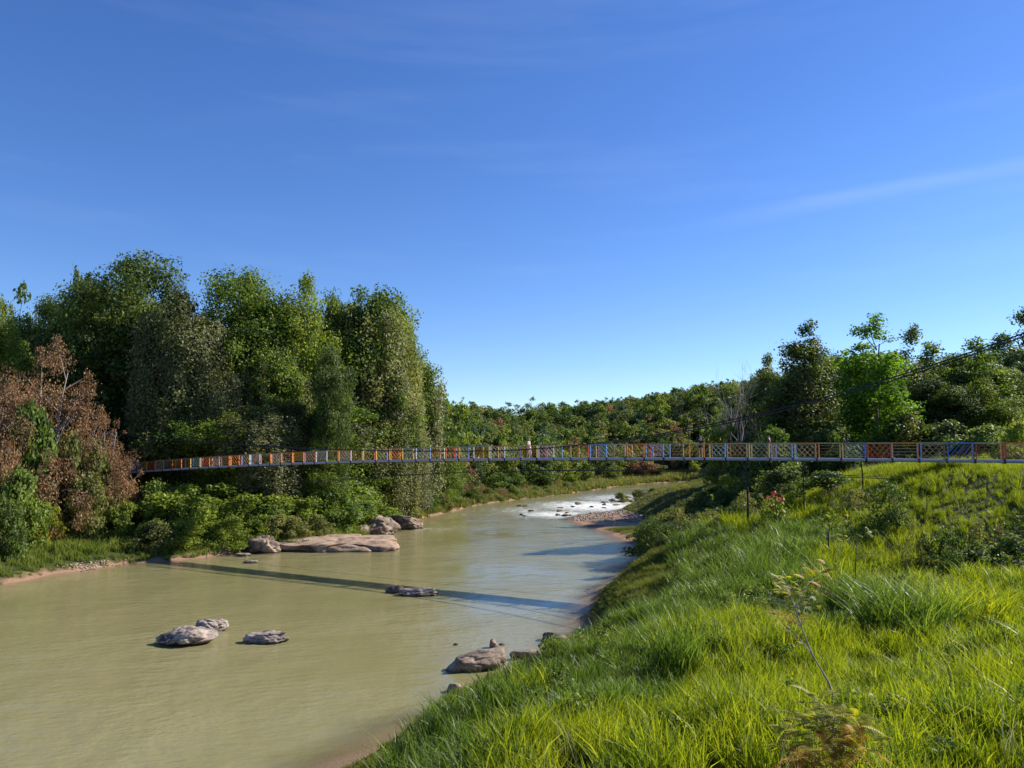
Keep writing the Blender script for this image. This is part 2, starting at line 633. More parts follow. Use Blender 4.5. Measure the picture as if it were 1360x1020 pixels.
# foam
mpf = n.new('ShaderNodeMapping')
mpf.inputs['Rotation'].default_value = (0, 0, R(-62))
mpf.inputs['Scale'].default_value = (.32, 1.25, 1)
l.new(geo.outputs['Position'], mpf.inputs['Vector'])
fn = noise_node(n, l, 1.5, 8, .8, mpf.outputs[0])
fsum = math_node(n, l, 'ADD', math_node(n, l, 'MULTIPLY', ar.outputs['Fac'], .57), fn.outputs['Fac'])
fm = n.new('ShaderNodeMapRange')
fm.inputs['From Min'].default_value = .77
fm.inputs['From Max'].default_value = 1.03
l.new(fsum, fm.inputs['Value'])
mxf = n.new('ShaderNodeMix'); mxf.data_type = 'RGBA'
l.new(fm.outputs[0], mxf.inputs['Factor'])
l.new(mud.outputs[0], mxf.inputs['A'])
mxf.inputs['B'].default_value = (.74, .74, .68, 1)
l.new(mxf.outputs['Result'], p.inputs['Base Color'])
rg = n.new('ShaderNodeMapRange')
rg.inputs['To Min'].default_value = .06
rg.inputs['To Max'].default_value = .6
l.new(fm.outputs[0], rg.inputs['Value'])
l.new(rg.outputs[0], p.inputs['Roughness'])
p.inputs['IOR'].default_value = 1.33
al = n.new('ShaderNodeMapRange')
al.interpolation_type = 'SMOOTHSTEP'
al.inputs['From Min'].default_value = -.02
al.inputs['From Max'].default_value = .75
al.inputs['To Min'].default_value = .25
l.new(ad.outputs['Fac'], al.inputs['Value'])
l.new(al.outputs[0], p.inputs['Alpha'])
mpw = n.new('ShaderNodeMapping')
mpw.inputs['Rotation'].default_value = (0, 0, R(-25))
mpw.inputs['Scale'].default_value = (1.0, 1.7, 1)
l.new(geo.outputs['Position'], mpw.inputs['Vector'])
w1 = noise_node(n, l, 1.1, 4, .6, mpw.outputs[0])
w2 = noise_node(n, l, .28, 3, .5, mpw.outputs[0])
hgt = math_node(n, l, 'ADD', w1.outputs['Fac'], math_node(n, l, 'MULTIPLY', w2.outputs['Fac'], 1.6))
hgt = math_node(n, l, 'MULTIPLY', hgt, math_node(n, l, 'MULTIPLY_ADD', ar.outputs['Fac'], 1.5, math_node(n, l, 'MULTIPLY_ADD', big.outputs['Fac'], 2.4, -.6)))
bw = n.new('ShaderNodeBump')
bw.inputs['Strength'].default_value = .75
bw.inputs['Distance'].default_value = .13
l.new(hgt, bw.inputs['Height'])
l.new(bw.outputs[0], p.inputs['Normal'])
MATS['river_water'] = m
tag(link('river_water', mesh_np('river_water', np.c_[xr, yr, wz][used], inv.reshape(wf.shape), ['river_water'], smooth=True,
                                extra={'depth': depth[used], 'rapid': rap[used]})), kind='structure')


# ------------------------------------------------------------------ foliage builders
def leaf_cloud(C, N, L, W, tone, r=rng):
    """diamond leaves at centres C with normals N; returns verts, faces, tone"""
    n = len(C)
    N = N / (np.linalg.norm(N, axis=1, keepdims=True) + 1e-9)
    a = r.normal(size=(n, 3))
    U = np.cross(N, a)
    U /= np.linalg.norm(U, axis=1, keepdims=True) + 1e-9
    V = np.cross(N, U)
    L = np.broadcast_to(L, (n,))[:, None]
    W = np.broadcast_to(W, (n,))[:, None]
    v = np.stack([C - U * L, C + V * W - U * L * .1, C + U * L - N * L * .25, C - V * W - U * L * .1], axis=1).reshape(-1, 3)
    f = np.arange(4 * n).reshape(-1, 4)
    return v, f, np.repeat(tone, 4)


def unit(n, r):
    d = r.normal(size=(n, 3))
    return d / np.linalg.norm(d, axis=1, keepdims=True)


def crown_mesh(name, seed, clumps, leaf, density, mat, droop=0.0, up=.35):
    """clumps: list of (centre, (rx,ry,rz), tone). Leaves sit mostly in each clump's outer shell."""
    r = np.random.default_rng(seed)
    Cs, Ns, Ts, Ls = [], [], [], []
    for c, rad, t in clumps:
        rad = np.array(rad)
        area = 4 * math.pi * (rad[0] * rad[1] * rad[2]) ** (2 / 3)
        k = max(12, int(density * area / (leaf * leaf)))
        d = unit(k, r)
        rr = r.random(k) ** .35
        lump = 1 + .28 * np.sin(d[:, 0] * 5 + seed + t * 9) * np.sin(d[:, 1] * 6 + t * 31) + .15 * np.sin(d[:, 2] * 9 + t * 17)
        pts = np.array(c) + d * rad * (rr * lump)[:, None]
        if droop:
            pts[:, 2] -= droop * r.random(k) ** 2 * rad[2]
        Cs.append(pts)
        Ns.append(d + r.normal(size=(k, 3)) * .75 + np.array([0, 0, up]))
        Ts.append(np.clip(t + r.normal(size=k) * .16, 0, 1))
        Ls.append(leaf * (.6 + .8 * r.random(k)))
    C, N, T, L = np.vstack(Cs), np.vstack(Ns), np.hstack(Ts), np.hstack(Ls)
    v, f, t = leaf_cloud(C, N, L * .62, L * .36, T, r)
    return mesh_np(name, v, f, [mat], t)


def profile_at(prof, h):
    hs_, rs_ = zip(*prof)
    return float(np.interp(h, hs_, rs_))


def tree_meshes(name, seed, H, Rr, prof, nclump, csize, leaf, density, mat, trunk_r=.35, trunk_to=.8, bark='bark', vine=None,
                droop=0.0, lean=0.0, split=1, lobes=0):
    """prof: (height fraction, radius fraction) outline of the crown. Returns trunk, crown, vine mesh."""
    r = np.random.default_rng(seed)
    clumps = []
    hs0, hs1 = prof[0][0], prof[-1][0]
    tries = 0
    hh = np.linspace(0, 1, 200)
    wgt = np.array([profile_at(prof, hs0 + (hs1 - hs0) * q) for q in hh]) + .08
    cdf = np.cumsum(wgt) / wgt.sum()
    lobe = [(0.0, 0.0, 1.0, 1.0)]
    if lobes:
        a0 = r.random() * 6.283
        lobe = [(math.cos(a0 + 6.283 * i / lobes + r.normal() * .3) * Rr * .40, math.sin(a0 + 6.283 * i / lobes + r.normal() * .3) * Rr * .40,
                 .74 + .24 * r.random(), .62 + .16 * r.random()) for i in range(lobes)]
        lobe[0] = (lobe[0][0] * .4, lobe[0][1] * .4, 1.0, .82)
    for k in range(nclump):
        lx, ly, lh, lr = lobe[max(0, int(r.integers(len(lobe) + 1)) - 1)]
        q = float(np.interp(r.random(), cdf, hh))
        h = hs0 + (hs1 - hs0) * q
        rad = profile_at(prof, h) * Rr * lr
        a = r.random() * 6.283
        rr = rad * (.3 + .7 * r.random() ** .5)
        cs = csize * (.45 + 1.1 * r.random() ** 1.6)
        rr = max(0, rr - cs * .35)
        sx = 1 + .18 * math.sin(a * 2 + seed) + .12 * math.sin(a * 3 + seed * 2)
        c = (lx + math.cos(a) * rr * sx + lean * h * H * .3, ly + math.sin(a) * rr * sx, h * H * lh - cs * .35)
        clumps.append((c, (cs, cs, cs * (.62 + .3 * r.random())), .25 + .5 * r.random()))
    # the top of the crown is a few clumps too
    for k in range(3):
        cs = csize * (.5 + .3 * r.random())
        clumps.append(((lobe[0][0] + r.normal() * cs * .6 + lean * H * .3, lobe[0][1] + r.normal() * cs * .6, hs1 * H - cs * (.5 + .5 * k)), (cs, cs, cs), .4 + .3 * r.random()))
    crown = crown_mesh(name + '_crown', seed, clumps, leaf, density, mat, droop)
    mb = MB()
    for st in range(split):
        off = 0 if split == 1 else (st - (split - 1) / 2) * trunk_r * 4
        pts = []
        for k in range(7):
            q = k / 6 * trunk_to
            pts.append((off * (1 + q * 2) + lean * q * H * .3 + .02 * H * math.sin(k * 1.3 + seed + st) * q, .02 * H * math.cos(k * 1.1 + seed * 2 + st) * q, q * H - (.6 if k == 0 else 0)))
        mb.tube(pts, [trunk_r * (1.35 if k == 0 else 1 - .8 * k / 6) for k in range(7)], 8)
        order = sorted(range(len(clumps)), key=lambda _: r.random())[:min(16, len(clumps))]
        for ci in order:
            c = clumps[ci][0]
            zt = max(.12 * H, min(trunk_to * H * .95, c[2] - (.4 + .5 * r.random()) * math.hypot(c[0], c[1]) - .03 * H))
            q = zt / H
            st_ = Vector((off * (1 + q * 2) + lean * q * H * .3, 0, zt))
            en = Vector(c)
            md = st_.lerp(en, .5) + Vector((0, 0, .05 * H * (r.random() - .2)))
            r0 = trunk_r * .42 * (1 - q * .6)
            mb.tube([st_, md, en], [r0, r0 * .65, r0 * .2], 5, cap=False)
    trunk = mb.mesh(name + '_trunk', bark, smooth=True)
    vm = None
    if vine:
        vmat, nv, vr0 = vine
        Cs, Ns, Ts = [], [], []
        for k in range(nv):
            a = r.random() * 6.283
            h = hs0 + (hs1 - hs0) * (.3 + .65 * r.random())
            rad = profile_at(prof, h) * Rr * (.85 + .25 * r.random())
            top = h * H
            ln = H * (.12 + .35 * r.random())
            m_ = int(ln * vr0)
            zz_ = top - r.random(m_) ** .8 * ln
            wd = .35 + .5 * r.random()
            Cs.append(np.c_[math.cos(a) * rad + r.normal(size=m_) * wd + lean * H * .3 * h, math.sin(a) * rad + r.normal(size=m_) * wd, zz_])
            Ns.append(np.tile([math.cos(a), math.sin(a), .5], (m_, 1)) + r.normal(size=(m_, 3)) * .6)
            Ts.append(np.clip(.2 + .6 * r.random() + r.normal(size=m_) * .15, 0, 1))
        C, N, T = np.vstack(Cs), np.vstack(Ns), np.hstack(Ts)
        L = leaf * (.5 + .7 * r.random(len(C)))
        v, f, t = leaf_cloud(C, N, L * .6, L * .42, T, r)
        vm = mesh_np(name + '_vine', v, f, [vmat], t)
    return trunk, crown, vm


P_ROUND = [(.25, .45), (.4, .85), (.6, 1.0), (.8, .8), (.93, .45), (1, .12)]
P_TALL = [(.08, .75), (.3, .9), (.5, 1.0), (.7, 1.0), (.86, .98), (.95, .78), (1, .45)]
P_CONE = [(.1, .8), (.3, 1.0), (.5, .9), (.7, .62), (.88, .35), (1, .06)]
P_LOOSE = [(.2, .5), (.35, .9), (.55, 1), (.72, .8), (.85, .45), (1, .08)]
P_FLAT = [(.35, .3), (.55, .8), (.75, 1.0), (.9, .8), (1, .4)]
P_BUSH = [(.05, .85), (.3, 1.0), (.6, .9), (.85, .6), (1, .25)]

TREES = {}


def proto(key, H, Rr, *a, **k):
    TREES[key] = (H, Rr) + tree_meshes(key, len(TREES) * 13 + 5, H, Rr, *a, **k)


# the big trees behind the left end of the bridge
proto('giant_dark', 30, 9.5, P_TALL, 190, 2.7, .33, 1.0, 'leaf_dark', trunk_r=.6, lobes=5)
proto('vine_tree', 26, 6.2, P_TALL, 130, 2.2, .31, .95, 'leaf_olive', trunk_r=.45, vine=('leaf_vine', 110, 75), lobes=3)
proto('feather_a', 29, 6.6, P_TALL, 160, 2.2, .28, .9, 'leaf_mid', trunk_r=.45, droop=1.3, lobes=4)
proto('feather_b', 29, 6.0, P_TALL, 150, 2.1, .28, .9, 'leaf_light', trunk_r=.45, droop=1.3, lobes=3)
proto('column_dark', 28, 6.2, P_TALL, 150, 2.2, .31, 1.0, 'leaf_mid', trunk_r=.45, vine=('leaf_olive', 60, 60), lobes=4)
proto('column_mid', 24, 5.2, P_TALL, 120, 2.0, .31, .95, 'leaf_mid', trunk_r=.4, vine=('leaf_vine', 26, 45), lobes=3)
# the trees beyond the right end
proto('cone_dark', 22, 5.4, P_CONE, 105, 1.6, .27, 1.0, 'leaf_dark', trunk_r=.35, vine=('leaf_olive', 30, 50))
proto('vivid_loose', 22, 5.2, P_LOOSE, 120, 1.4, .32, .75, 'leaf_vivid', trunk_r=.3, split=2, lobes=3)
proto('loose_mid', 20, 5.0, P_LOOSE, 125, 1.45, .29, .8, 'leaf_mid', trunk_r=.3, lobes=4)
proto('loose_blue', 20, 4.6, P_ROUND, 110, 1.45, .29, .8, 'leaf_blue', trunk_r=.3, lobes=4)
# mid distance
proto('hill_round', 14, 5.4, P_ROUND, 34, 1.7, .55, .9, 'leaf_dark', lobes=3, trunk_r=.3)
proto('hill_mid', 14, 5.2, P_ROUND, 32, 1.7, .55, .9, 'leaf_mid', lobes=3, trunk_r=.3)
proto('hill_olive', 12, 4.8, P_FLAT, 26, 1.5, .55, .9, 'leaf_olive', trunk_r=.25)
proto('hill_light', 12, 5.2, P_ROUND, 28, 1.6, .55, .9, 'leaf_light', lobes=3, trunk_r=.25)
proto('hill_blue', 15, 4.6, P_LOOSE, 30, 1.6, .55, .85, 'leaf_blue', trunk_r=.3)
proto('hill_thin', 15, 3.6, P_LOOSE, 18, 1.2, .5, .55, 'leaf_olive', trunk_r=.22, bark='bark_pale')
proto('hill_dry', 11, 4.4, P_FLAT, 24, 1.3, .5, .7, 'leaf_dry', trunk_r=.22)
# low growth
proto('bush_green', 4.6, 3.0, P_BUSH, 48, .85, .22, 1.0, 'leaf_mid', trunk_r=.08, trunk_to=.5)
proto('bush_light', 4.6, 3.0, P_BUSH, 48, .85, .22, 1.0, 'leaf_light', trunk_r=.08, trunk_to=.5)
proto('bush_dark', 4.6, 3.2, P_BUSH, 48, .9, .22, 1.05, 'leaf_dark', trunk_r=.08, trunk_to=.5)
proto('bush_olive', 4.0, 3.0, P_BUSH, 48, .8, .19, .95, 'leaf_olive', trunk_r=.07, trunk_to=.5)
proto('bush_dry', 4.4, 3.0, P_BUSH, 60, .7, .13, .36, 'leaf_dry', trunk_r=.06, trunk_to=.6, bark='bark_pale')
proto('bush_yellow', 4.0, 2.6, P_BUSH, 44, .7, .18, .75, 'leaf_yellow', trunk_r=.06, trunk_to=.5)
proto('fine_bush', 2.4, 2.0, P_BUSH, 36, .48, .11, .7, 'leaf_dark', trunk_r=.05, trunk_to=.6)
proto('fine_olive', 2.4, 2.0, P_BUSH, 36, .48, .11, .7, 'leaf_olive', trunk_r=.05, trunk_to=.6)


def put_tree(key, name, x, y, top=None, width=None, label='', cat='tree', group=None, rot=None, z=None, h=None, sx=None):
    H, Rr, tm, cm, vm = TREES[key]
    z0 = tz(x, y) if z is None else z
    hh = h if h else top - z0
    s = hh / H
    w = (width / 2 / Rr) if width else (sx or s)
    e = link(name, None, loc=(x, y, z0), rotz=random.random() * 6.28 if rot is None else rot, scale=(w, w, s))
    e.empty_display_size = .5
    tag(e, label, cat, group)
    link('trunk' if cat == 'tree' else 'stem', tm, e)
    link('crown' if cat == 'tree' else 'foliage', cm, e)
    if vm:
        link('vine', vm, e)
    return e


def tree_px(key, name, px, top_py, w_px, Y, label, cat='tree', group=None, rot=None):
    q = at_y(px, top_py, Y)
    return put_tree(key, name, q[0], Y, top=q[2], width=w_px * Y / F_PX, label=label, cat=cat, group=group, rot=rot)


# ------------------------------------------------------------------ left bank: the tall trees
T = tree_px
T('giant_dark', 'giant_tree', 172, 346, 180, 110, 'huge dark round-headed tree, the broadest behind the far bridge end')
T('vine_tree', 'vine_tree', 247, 388, 116, 104, 'tall tree draped in pale climbing vines beside the huge dark tree')
T('feather_a', 'feathery_tree', 330, 358, 140, 110, 'tall feathery mid-green tree right beside the vine-draped one')
T('feather_b', 'feathery_tree', 402, 360, 120, 112, 'tall feathery light-green tree with a narrow double top')
T('column_mid', 'slender_tree', 440, 396, 60, 120, 'slender green tree squeezed between the feathery tree and the dark column')
T('column_dark', 'column_tree', 488, 384, 122, 124, 'tall dark column-shaped tree hung with olive creepers')
T('column_dark', 'column_tree', 526, 412, 66, 132, 'narrower dark tree leaning on the creeper-hung column tree', rot=1.0)
T('column_mid', 'slender_tree', 547, 462, 78, 140, 'mid-green tree stepping down at the end of the tall row')
T('giant_dark', 'dark_tree', 436, 468, 72, 101, 'small dark tree standing before the tall feathery light-green tree')
T('hill_mid', 'round_tree', 578, 508, 80, 150, 'round mid-green tree below the end of the tall row')
T('hill_light', 'round_tree', 604, 534, 70, 165, 'pale green round tree at the foot of the tall row')
T('vine_tree', 'vine_tree', 300, 470, 70, 103, 'lower vine-hung tree filling the gap under the feathery trees')
T('column_mid', 'slender_tree', 372, 470, 80, 104, 'lower green tree under the feathery pair')
T('hill_blue', 'far_tree', 28, 374, 66, 135, 'bluish tree showing over the yellow-green tree')
T('hill_blue', 'far_tree', 103, 355, 54, 140, 'bluish thin-topped tree peeping out left of the huge dark tree')
T('giant_dark', 'dark_tree', 70, 402, 110, 118, 'dark tree rising over the brown dry tree')
T('feather_b', 'yellow_green_tree', 2, 392, 84, 100, 'yellow-green tree standing beyond the brown dry tree')
T('feather_a', 'feathery_tree', -60, 400, 110, 105, 'feathery green tree next to the yellow-green tree')

for px, top, w, Y, key, lab in (
        (215, 470, 90, 116, 'giant_dark', 'dark tree filling the shade under the huge dark tree'),
        (130, 440, 110, 122, 'giant_dark', 'dark tree at the left flank of the huge dark tree'),
        (275, 425, 60, 114, 'column_mid', 'green tree wedged between the vine-draped and feathery trees'),
        (365, 400, 70, 118, 'feather_a', 'feathery tree behind the gap of the feathery pair'),
        (455, 450, 70, 122, 'column_mid', 'green tree filling in behind the slender tree'),
        (510, 480, 90, 122, 'column_dark', 'low creeper-hung tree before the dark column tree'),
        (555, 520, 70, 142, 'giant_dark', 'dark round tree just behind the railing at the end of the tall row'),
        (240, 520, 110, 101, 'column_mid', 'low round tree right behind the railing under the vines'),
        (300, 545, 110, 98, 'feather_b', 'pale low tree behind the railing under the feathery trees'),
        (350, 540, 110, 99, 'vine_tree', 'olive low tree behind the railing under the feathery trees'),
        (400, 535, 110, 102, 'giant_dark', 'dark low tree behind the railing under the light-green tree'),
        (425, 568, 60, 99, 'feather_b', 'small yellowish tree behind the railing under the small dark tree'),
        (460, 540, 110, 114, 'column_mid', 'green low tree behind the railing under the column tree'),
        (515, 555, 100, 126, 'vine_tree', 'olive low tree behind the railing below the leaning dark tree'),
        (585, 560, 60, 152, 'feather_b', 'bright low tree behind the railing by the pale round tree'),
        (20, 470, 110, 112, 'giant_dark', 'dark tree in the shade behind the brown dry trees'),
        (170, 500, 100, 108, 'giant_dark', 'dark tree in the shade behind the bridge end')):
    T(key, 'backing_tree', px, top, w, Y, lab)

# brown dry tree and its neighbours on the left bank
proto('dry_tree', 13, 6.5, P_ROUND, 120, 1.05, .15, .34, 'leaf_dry', lobes=4, trunk_r=.22, bark='bark_pale', split=3)
T('dry_tree', 'dry_tree', 60, 446, 160, 88, 'brown tree with dry rust-coloured crown over the left bank')
T('dry_tree', 'dry_tree', 8, 500, 120, 80, 'brown dry tree with greyish lower crown beside the rust-coloured one')
T('dry_tree', 'dry_tree', 140, 540, 90, 86, 'small brown dry tree where the bridge enters the bank')
for px, top, w, dY, key, lab in (
        (40, 540, 90, 14, 'bush_green', 'green shrub under the brown dry tree'),
        (95, 580, 70, 13, 'bush_olive', 'olive shrub under the brown dry tree'),
        (10, 575, 80, 12, 'bush_dry', 'grey-brown dry shrub at the foot of the dry trees'),
        (70, 600, 100, 11, 'bush_dry', 'brown dry shrub above the grassy shore'),
        (125, 590, 90, 13, 'bush_olive', 'olive shrub between the dry shrubs and the bridge end'),
        (160, 625, 80, 12, 'bush_dry', 'brown dry shrub just below the bridge end'),
        (115, 632, 80, 10, 'bush_olive', 'spreading olive shrub over the grassy shore'),
        (30, 625, 80, 9.5, 'bush_green', 'leafy green shrub below the grey-brown dry shrub'),
        (5, 660, 70, 6, 'bush_dark', 'dark leafy shrub low on the shore below the dry trees'),
        (60, 668, 46, 9, 'bush_yellow', 'small yellowing shrub among the pale trunks'),
        (165, 668, 60, 9, 'bush_light', 'light green shrub on the shore under the bridge end'),
        (205, 640, 70, 11, 'bush_green', 'green shrub below the first bridge bays'),
        (205, 690, 50, 3.5, 'bush_dark', 'dark shrub shading the water at the bridge shadow')):
    Y = on_z(px, np.interp(px, [q_[0] for q_ in LS], [q_[1] for q_ in LS]))[1] + dY
    T(key, 'bank_shrub', px, top, w, Y, lab, 'shrub')
for k, (px, py, lean) in enumerate(((62, 712, .3), (108, 704, -.1), (80, 708, .1))):
    q = on_z(px, py, 1.4)
    mb = MB()
    mb.tube([(0, 0, -.5), (lean, .1, 1.6), (lean * 2.5, 0, 3.6), (lean * 3, .3, 5.5)], [.17, .13, .1, .05], 7)
    mb.tube([(lean, .1, 1.6), (lean - .8, .2, 3.2), (lean - 1.3, .2, 4.6)], [.09, .06, .03], 6)
    e = link('bare_tree', mb.mesh('bare_tree', 'bark_pale' if k != 1 else 'bark', True), loc=(q[0], q[1], tz(q[0], q[1])))
    tag(e, ['pale forked bare trunk among the dry shrubs', 'dark forked trunk on the grassy left shore', 'thin pale trunk beside the forked ones'][k], 'tree')

# under the bridge: a band of shrubs along the left bank
br = random.Random(12)
band = []
for px0, st, rows in ((222, 26, ((2.2, 3.0), (6, 4.6), (11, 5.2))), (372, 26, ((3.5, 2.6), (8, 4.4), (13, 5.2))), (545, 20, ((3, 2.6), (8, 3.2), (14, 4.2))), (668, 17, ((3, 2.0), (9, 2.6), (16, 4.0)))):
    for r_, (dist, hh) in enumerate(rows):
        px = px0 + r_ * st * .4
        end = {222: 372, 372: 545, 545: 668, 668: 770}[px0]
        while px < end:
            key = br.choice([['bush_light', 'bush_light', 'bush_light', 'bush_olive'], ['bush_light', 'bush_green', 'bush_light'], ['bush_green', 'bush_light', 'bush_light']][r_])
            if px0 >= 545 and r_ < 2:
                key = br.choice(['bush_olive', 'bush_olive', 'bush_green', 'bush_dry'])
            band.append((px + br.uniform(-5, 5), dist + br.uniform(-.8, .8), hh * br.uniform(.75, 1.2), key, r_))
            px += st * br.uniform(.9, 1.4)
SHL = {'bush_olive': 'olive-green shrub', 'bush_light': 'bright light-green shrub', 'bush_green': 'mid-green shrub', 'bush_dark': 'dark green shrub', 'bush_dry': 'brownish shrub'}


def band_place(px, row):
    where = ('beside the bridge shadow' if px < 300 else 'above the brown blocky rock' if px < 372 else 'above the wide tan slab' if px < 470 else
             'behind the brown boulders' if px < 556 else 'along the fast water past the boulders' if px < 660 else 'on the low bank opposite the sandbar')
    return ('low on the bank ', 'halfway up the bank ', 'high on the bank ')[row] + where


LSx = [p_[0] for p_ in LS]
LSy = [p_[1] for p_ in LS]
for px, dist, hh, key, row in band:
    if row == 0 and 448 < px < 566:
        continue                                       # the boulders lie here
    if 448 < px < 566:
        dist += 2.5
    sy = np.interp(px, LSx, LSy)                       # the shoreline pixel below this shrub
    shoreY = on_z(px, sy)[1]
    Y = shoreY + dist * (1 + max(0, shoreY - 90) / 120)
    put_tree(key, 'bank_shrub', (px - 680) / F_PX * Y, Y, h=hh, sx=hh / 4.4 * 1.35, label=SHL[key] + ' ' + band_place(px, row), cat='shrub', group='shrubs along the left bank')

# ------------------------------------------------------------------ forest on the far banks and hills
FL = {'hill_round': 'dark green round-crowned tree', 'hill_mid': 'mid-green round-crowned tree', 'hill_olive': 'olive flat-topped tree',
      'hill_light': 'pale yellow-green tree', 'hill_blue': 'bluish-green loose tree', 'hill_thin': 'thin pale-trunked tree', 'hill_dry': 'brownish dry-leaved tree'}
fr = np.random.default_rng(21)
kinds = ['hill_round', 'hill_mid', 'hill_olive', 'hill_light', 'hill_blue', 'hill_thin', 'hill_dry']
prob = np.array([.23, .27, .14, .10, .15, .06, .05])
prob /= prob.sum()


def sky_limit(px, y):
    lim = np.interp(px, [-400, 430, 560, 600, 680, 760, 850, 900, 960, 1010, 1100, 1700], [440, 470, 515, 521, 526, 532, 527, 517, 508, 500, 494, 474])
    return at_y(px, lim, y)[2]


cx_, cy_ = [], []
for Y in np.arange(118, 470, 5.5):
    for px in np.arange(552, 1130, 4):
        if fr.random() < .5:
            q = Y + fr.random() * 5.5
            cx_.append((px + fr.random() * 4 - 680) / F_PX * q)
            cy_.append(q)
pos = np.array([cx_, cy_]).T
ss, rgt = shore(pos)
gzz = terrain(pos[:, 0], pos[:, 1])
placed = np.zeros((0, 2))
cnt = 0
for i in np.argsort(pos[:, 1]):
    x, y = pos[i]
    px = 680 + F_PX * x / y
    if ss[i] < 5 or (rgt[i] and (y < 125 or px < 1000 or (px > 1010 and y > 190))) or (px > 1020 and y > 200):
        continue
    spc = 6.4 + max(0, y - 130) * .026
    if len(placed) and np.min(np.hypot(placed[:, 0] - x, placed[:, 1] - y)) < spc:
        continue
    if cnt >= 296:
        break
    key = kinds[fr.choice(7, p=prob)]
    H = TREES[key][0]
    h = H * (.62 + .4 * fr.random()) * (.55 if ss[i] < 11 else 1) * (1 + max(0, y - 230) / 700)
    h = min(h, sky_limit(px, y) + (fr.random() - .75) * y * .012 - gzz[i])
    if h < 3.5:
        continue
    placed = np.vstack([placed, [x, y]])
    where = 'on the far hill' if y > 330 else 'on the far waterline past the bend' if (ss[i] < 14 and y > 250) else 'behind the low bank opposite the sandbar' if ss[i] < 22 else 'in the forest between the tall row and the bend'
    if rgt[i]:
        where = 'behind the right bank trees'
    put_tree(key, 'forest_tree', x, y, h=h, z=gzz[i], sx=h / H * (1.1 + .35 * fr.random()) if h > 8 else h / H * 1.5,
             label=FL[key] + ' ' + where, group='trees of the far forest')
    cnt += 1
print('forest trees', cnt, placed[:, 1].max())
T('hill_dry', 'dry_shrub', 852, 612, 50, on_z(852, 641)[1] + 4, 'brown hanging dry shrub on the far waterline under the bridge', 'shrub')
T('hill_light', 'yellow_green_shrub', 675, 566, 44, 215, 'round yellow-green shrub just behind the bridge railing by the pale-shirted walker', 'shrub')
T('hill_light', 'light_tree', 955, 560, 74, 96, 'small yellow-green tree behind the railing near the thin leaning pole')

# ------------------------------------------------------------------ right bank: the trees behind the bridge
T('cone_dark', 'conical_tree', 1064, 428, 122, 98, 'tall dark conical tree, first big tree on the right bank')
T('cone_dark', 'conical_tree', 1016, 470, 84, 128, 'lower dark tree at the shoulder of the tall conical tree', rot=2.0)
T('vivid_loose', 'vivid_tree', 1152, 419, 124, 88, 'vivid green open-branched tree with a pointed top')
T('loose_blue', 'blue_green_tree', 1204, 434, 90, 110, 'bluish tree behind the vivid green tree')
T('loose_mid', 'loose_tree', 1240, 456, 116, 106, 'mid-green loose tree between the vivid tree and the bluish row')
T('loose_mid', 'loose_tree', 1292, 452, 130, 104, 'broad mid-green loose tree under the suspension cables')
T('loose_blue', 'blue_green_tree', 1352, 408, 96, 125, 'tall bluish tree rising above the suspension cables')
T('loose_mid', 'loose_tree', 1410, 430, 120, 120, 'green loose tree beyond the tall bluish tree')
T('loose_blue', 'blue_green_tree', 1325, 446, 100, 118, 'bluish tree crossed by the suspension cables')
T('feather_a', 'dark_tree', 1110, 470, 90, 104, 'green feathery tree between the conical and the vivid tree')
T('column_mid', 'green_tree', 1182, 478, 100, 104, 'mid-green dense tree behind the vivid green tree')
T('feather_b', 'light_tree', 1100, 540, 70, 96, 'pale dense tree low between the conical and the vivid tree')
T('feather_b', 'light_tree', 1300, 500, 90, 98, 'pale dense tree below the broad loose tree')
T('giant_dark', 'dark_tree', 1240, 505, 100, 98, 'dark dense tree below the mid-green loose tree')
T('giant_dark', 'dark_tree', 1345, 490, 120, 104, 'dark low tree with deep shade behind the blue railing panel')
T('column_dark', 'green_tree', 1270, 470, 90, 112, 'creeper-hung tree between the two mid-green loose trees')
T('cone_dark', 'conical_tree', 1050, 520, 96, 96, 'low dark tree at the foot of the tall conical tree', rot=4.0)
T('loose_blue', 'blue_green_tree', 998, 512, 70, 135, 'bluish tree behind the leafless trees')
T('column_mid', 'green_tree', 978, 545, 66, 132, 'green tree behind the thin leaning pole')
T('bush_olive', 'olive_shrub', 1195, 548, 80, 84, 'olive-brown shrub at the foot of the vivid green tree', 'shrub')
T('bush_dark', 'dark_shrub', 1105, 566, 90, 82, 'dark shrub behind the railing at the foot of the conical tree', 'shrub')
T('bush_dark', 'dark_shrub', 1255, 560, 100, 82, 'dark shrub behind the railing at the foot of the loose trees', 'shrub')
T('bush_green', 'green_shrub', 1310, 566, 90, 78, 'green shrub behind the railing beside the dark shrub', 'shrub')
T('bush_light', 'pale_shrub', 1348, 560, 50, 62, 'pale leafy shrub beside the blue railing panel', 'shrub')
T('bush_green', 'green_shrub', 1030, 570, 80, 80, 'green shrub behind the railing near the dark-clothed walker', 'shrub')


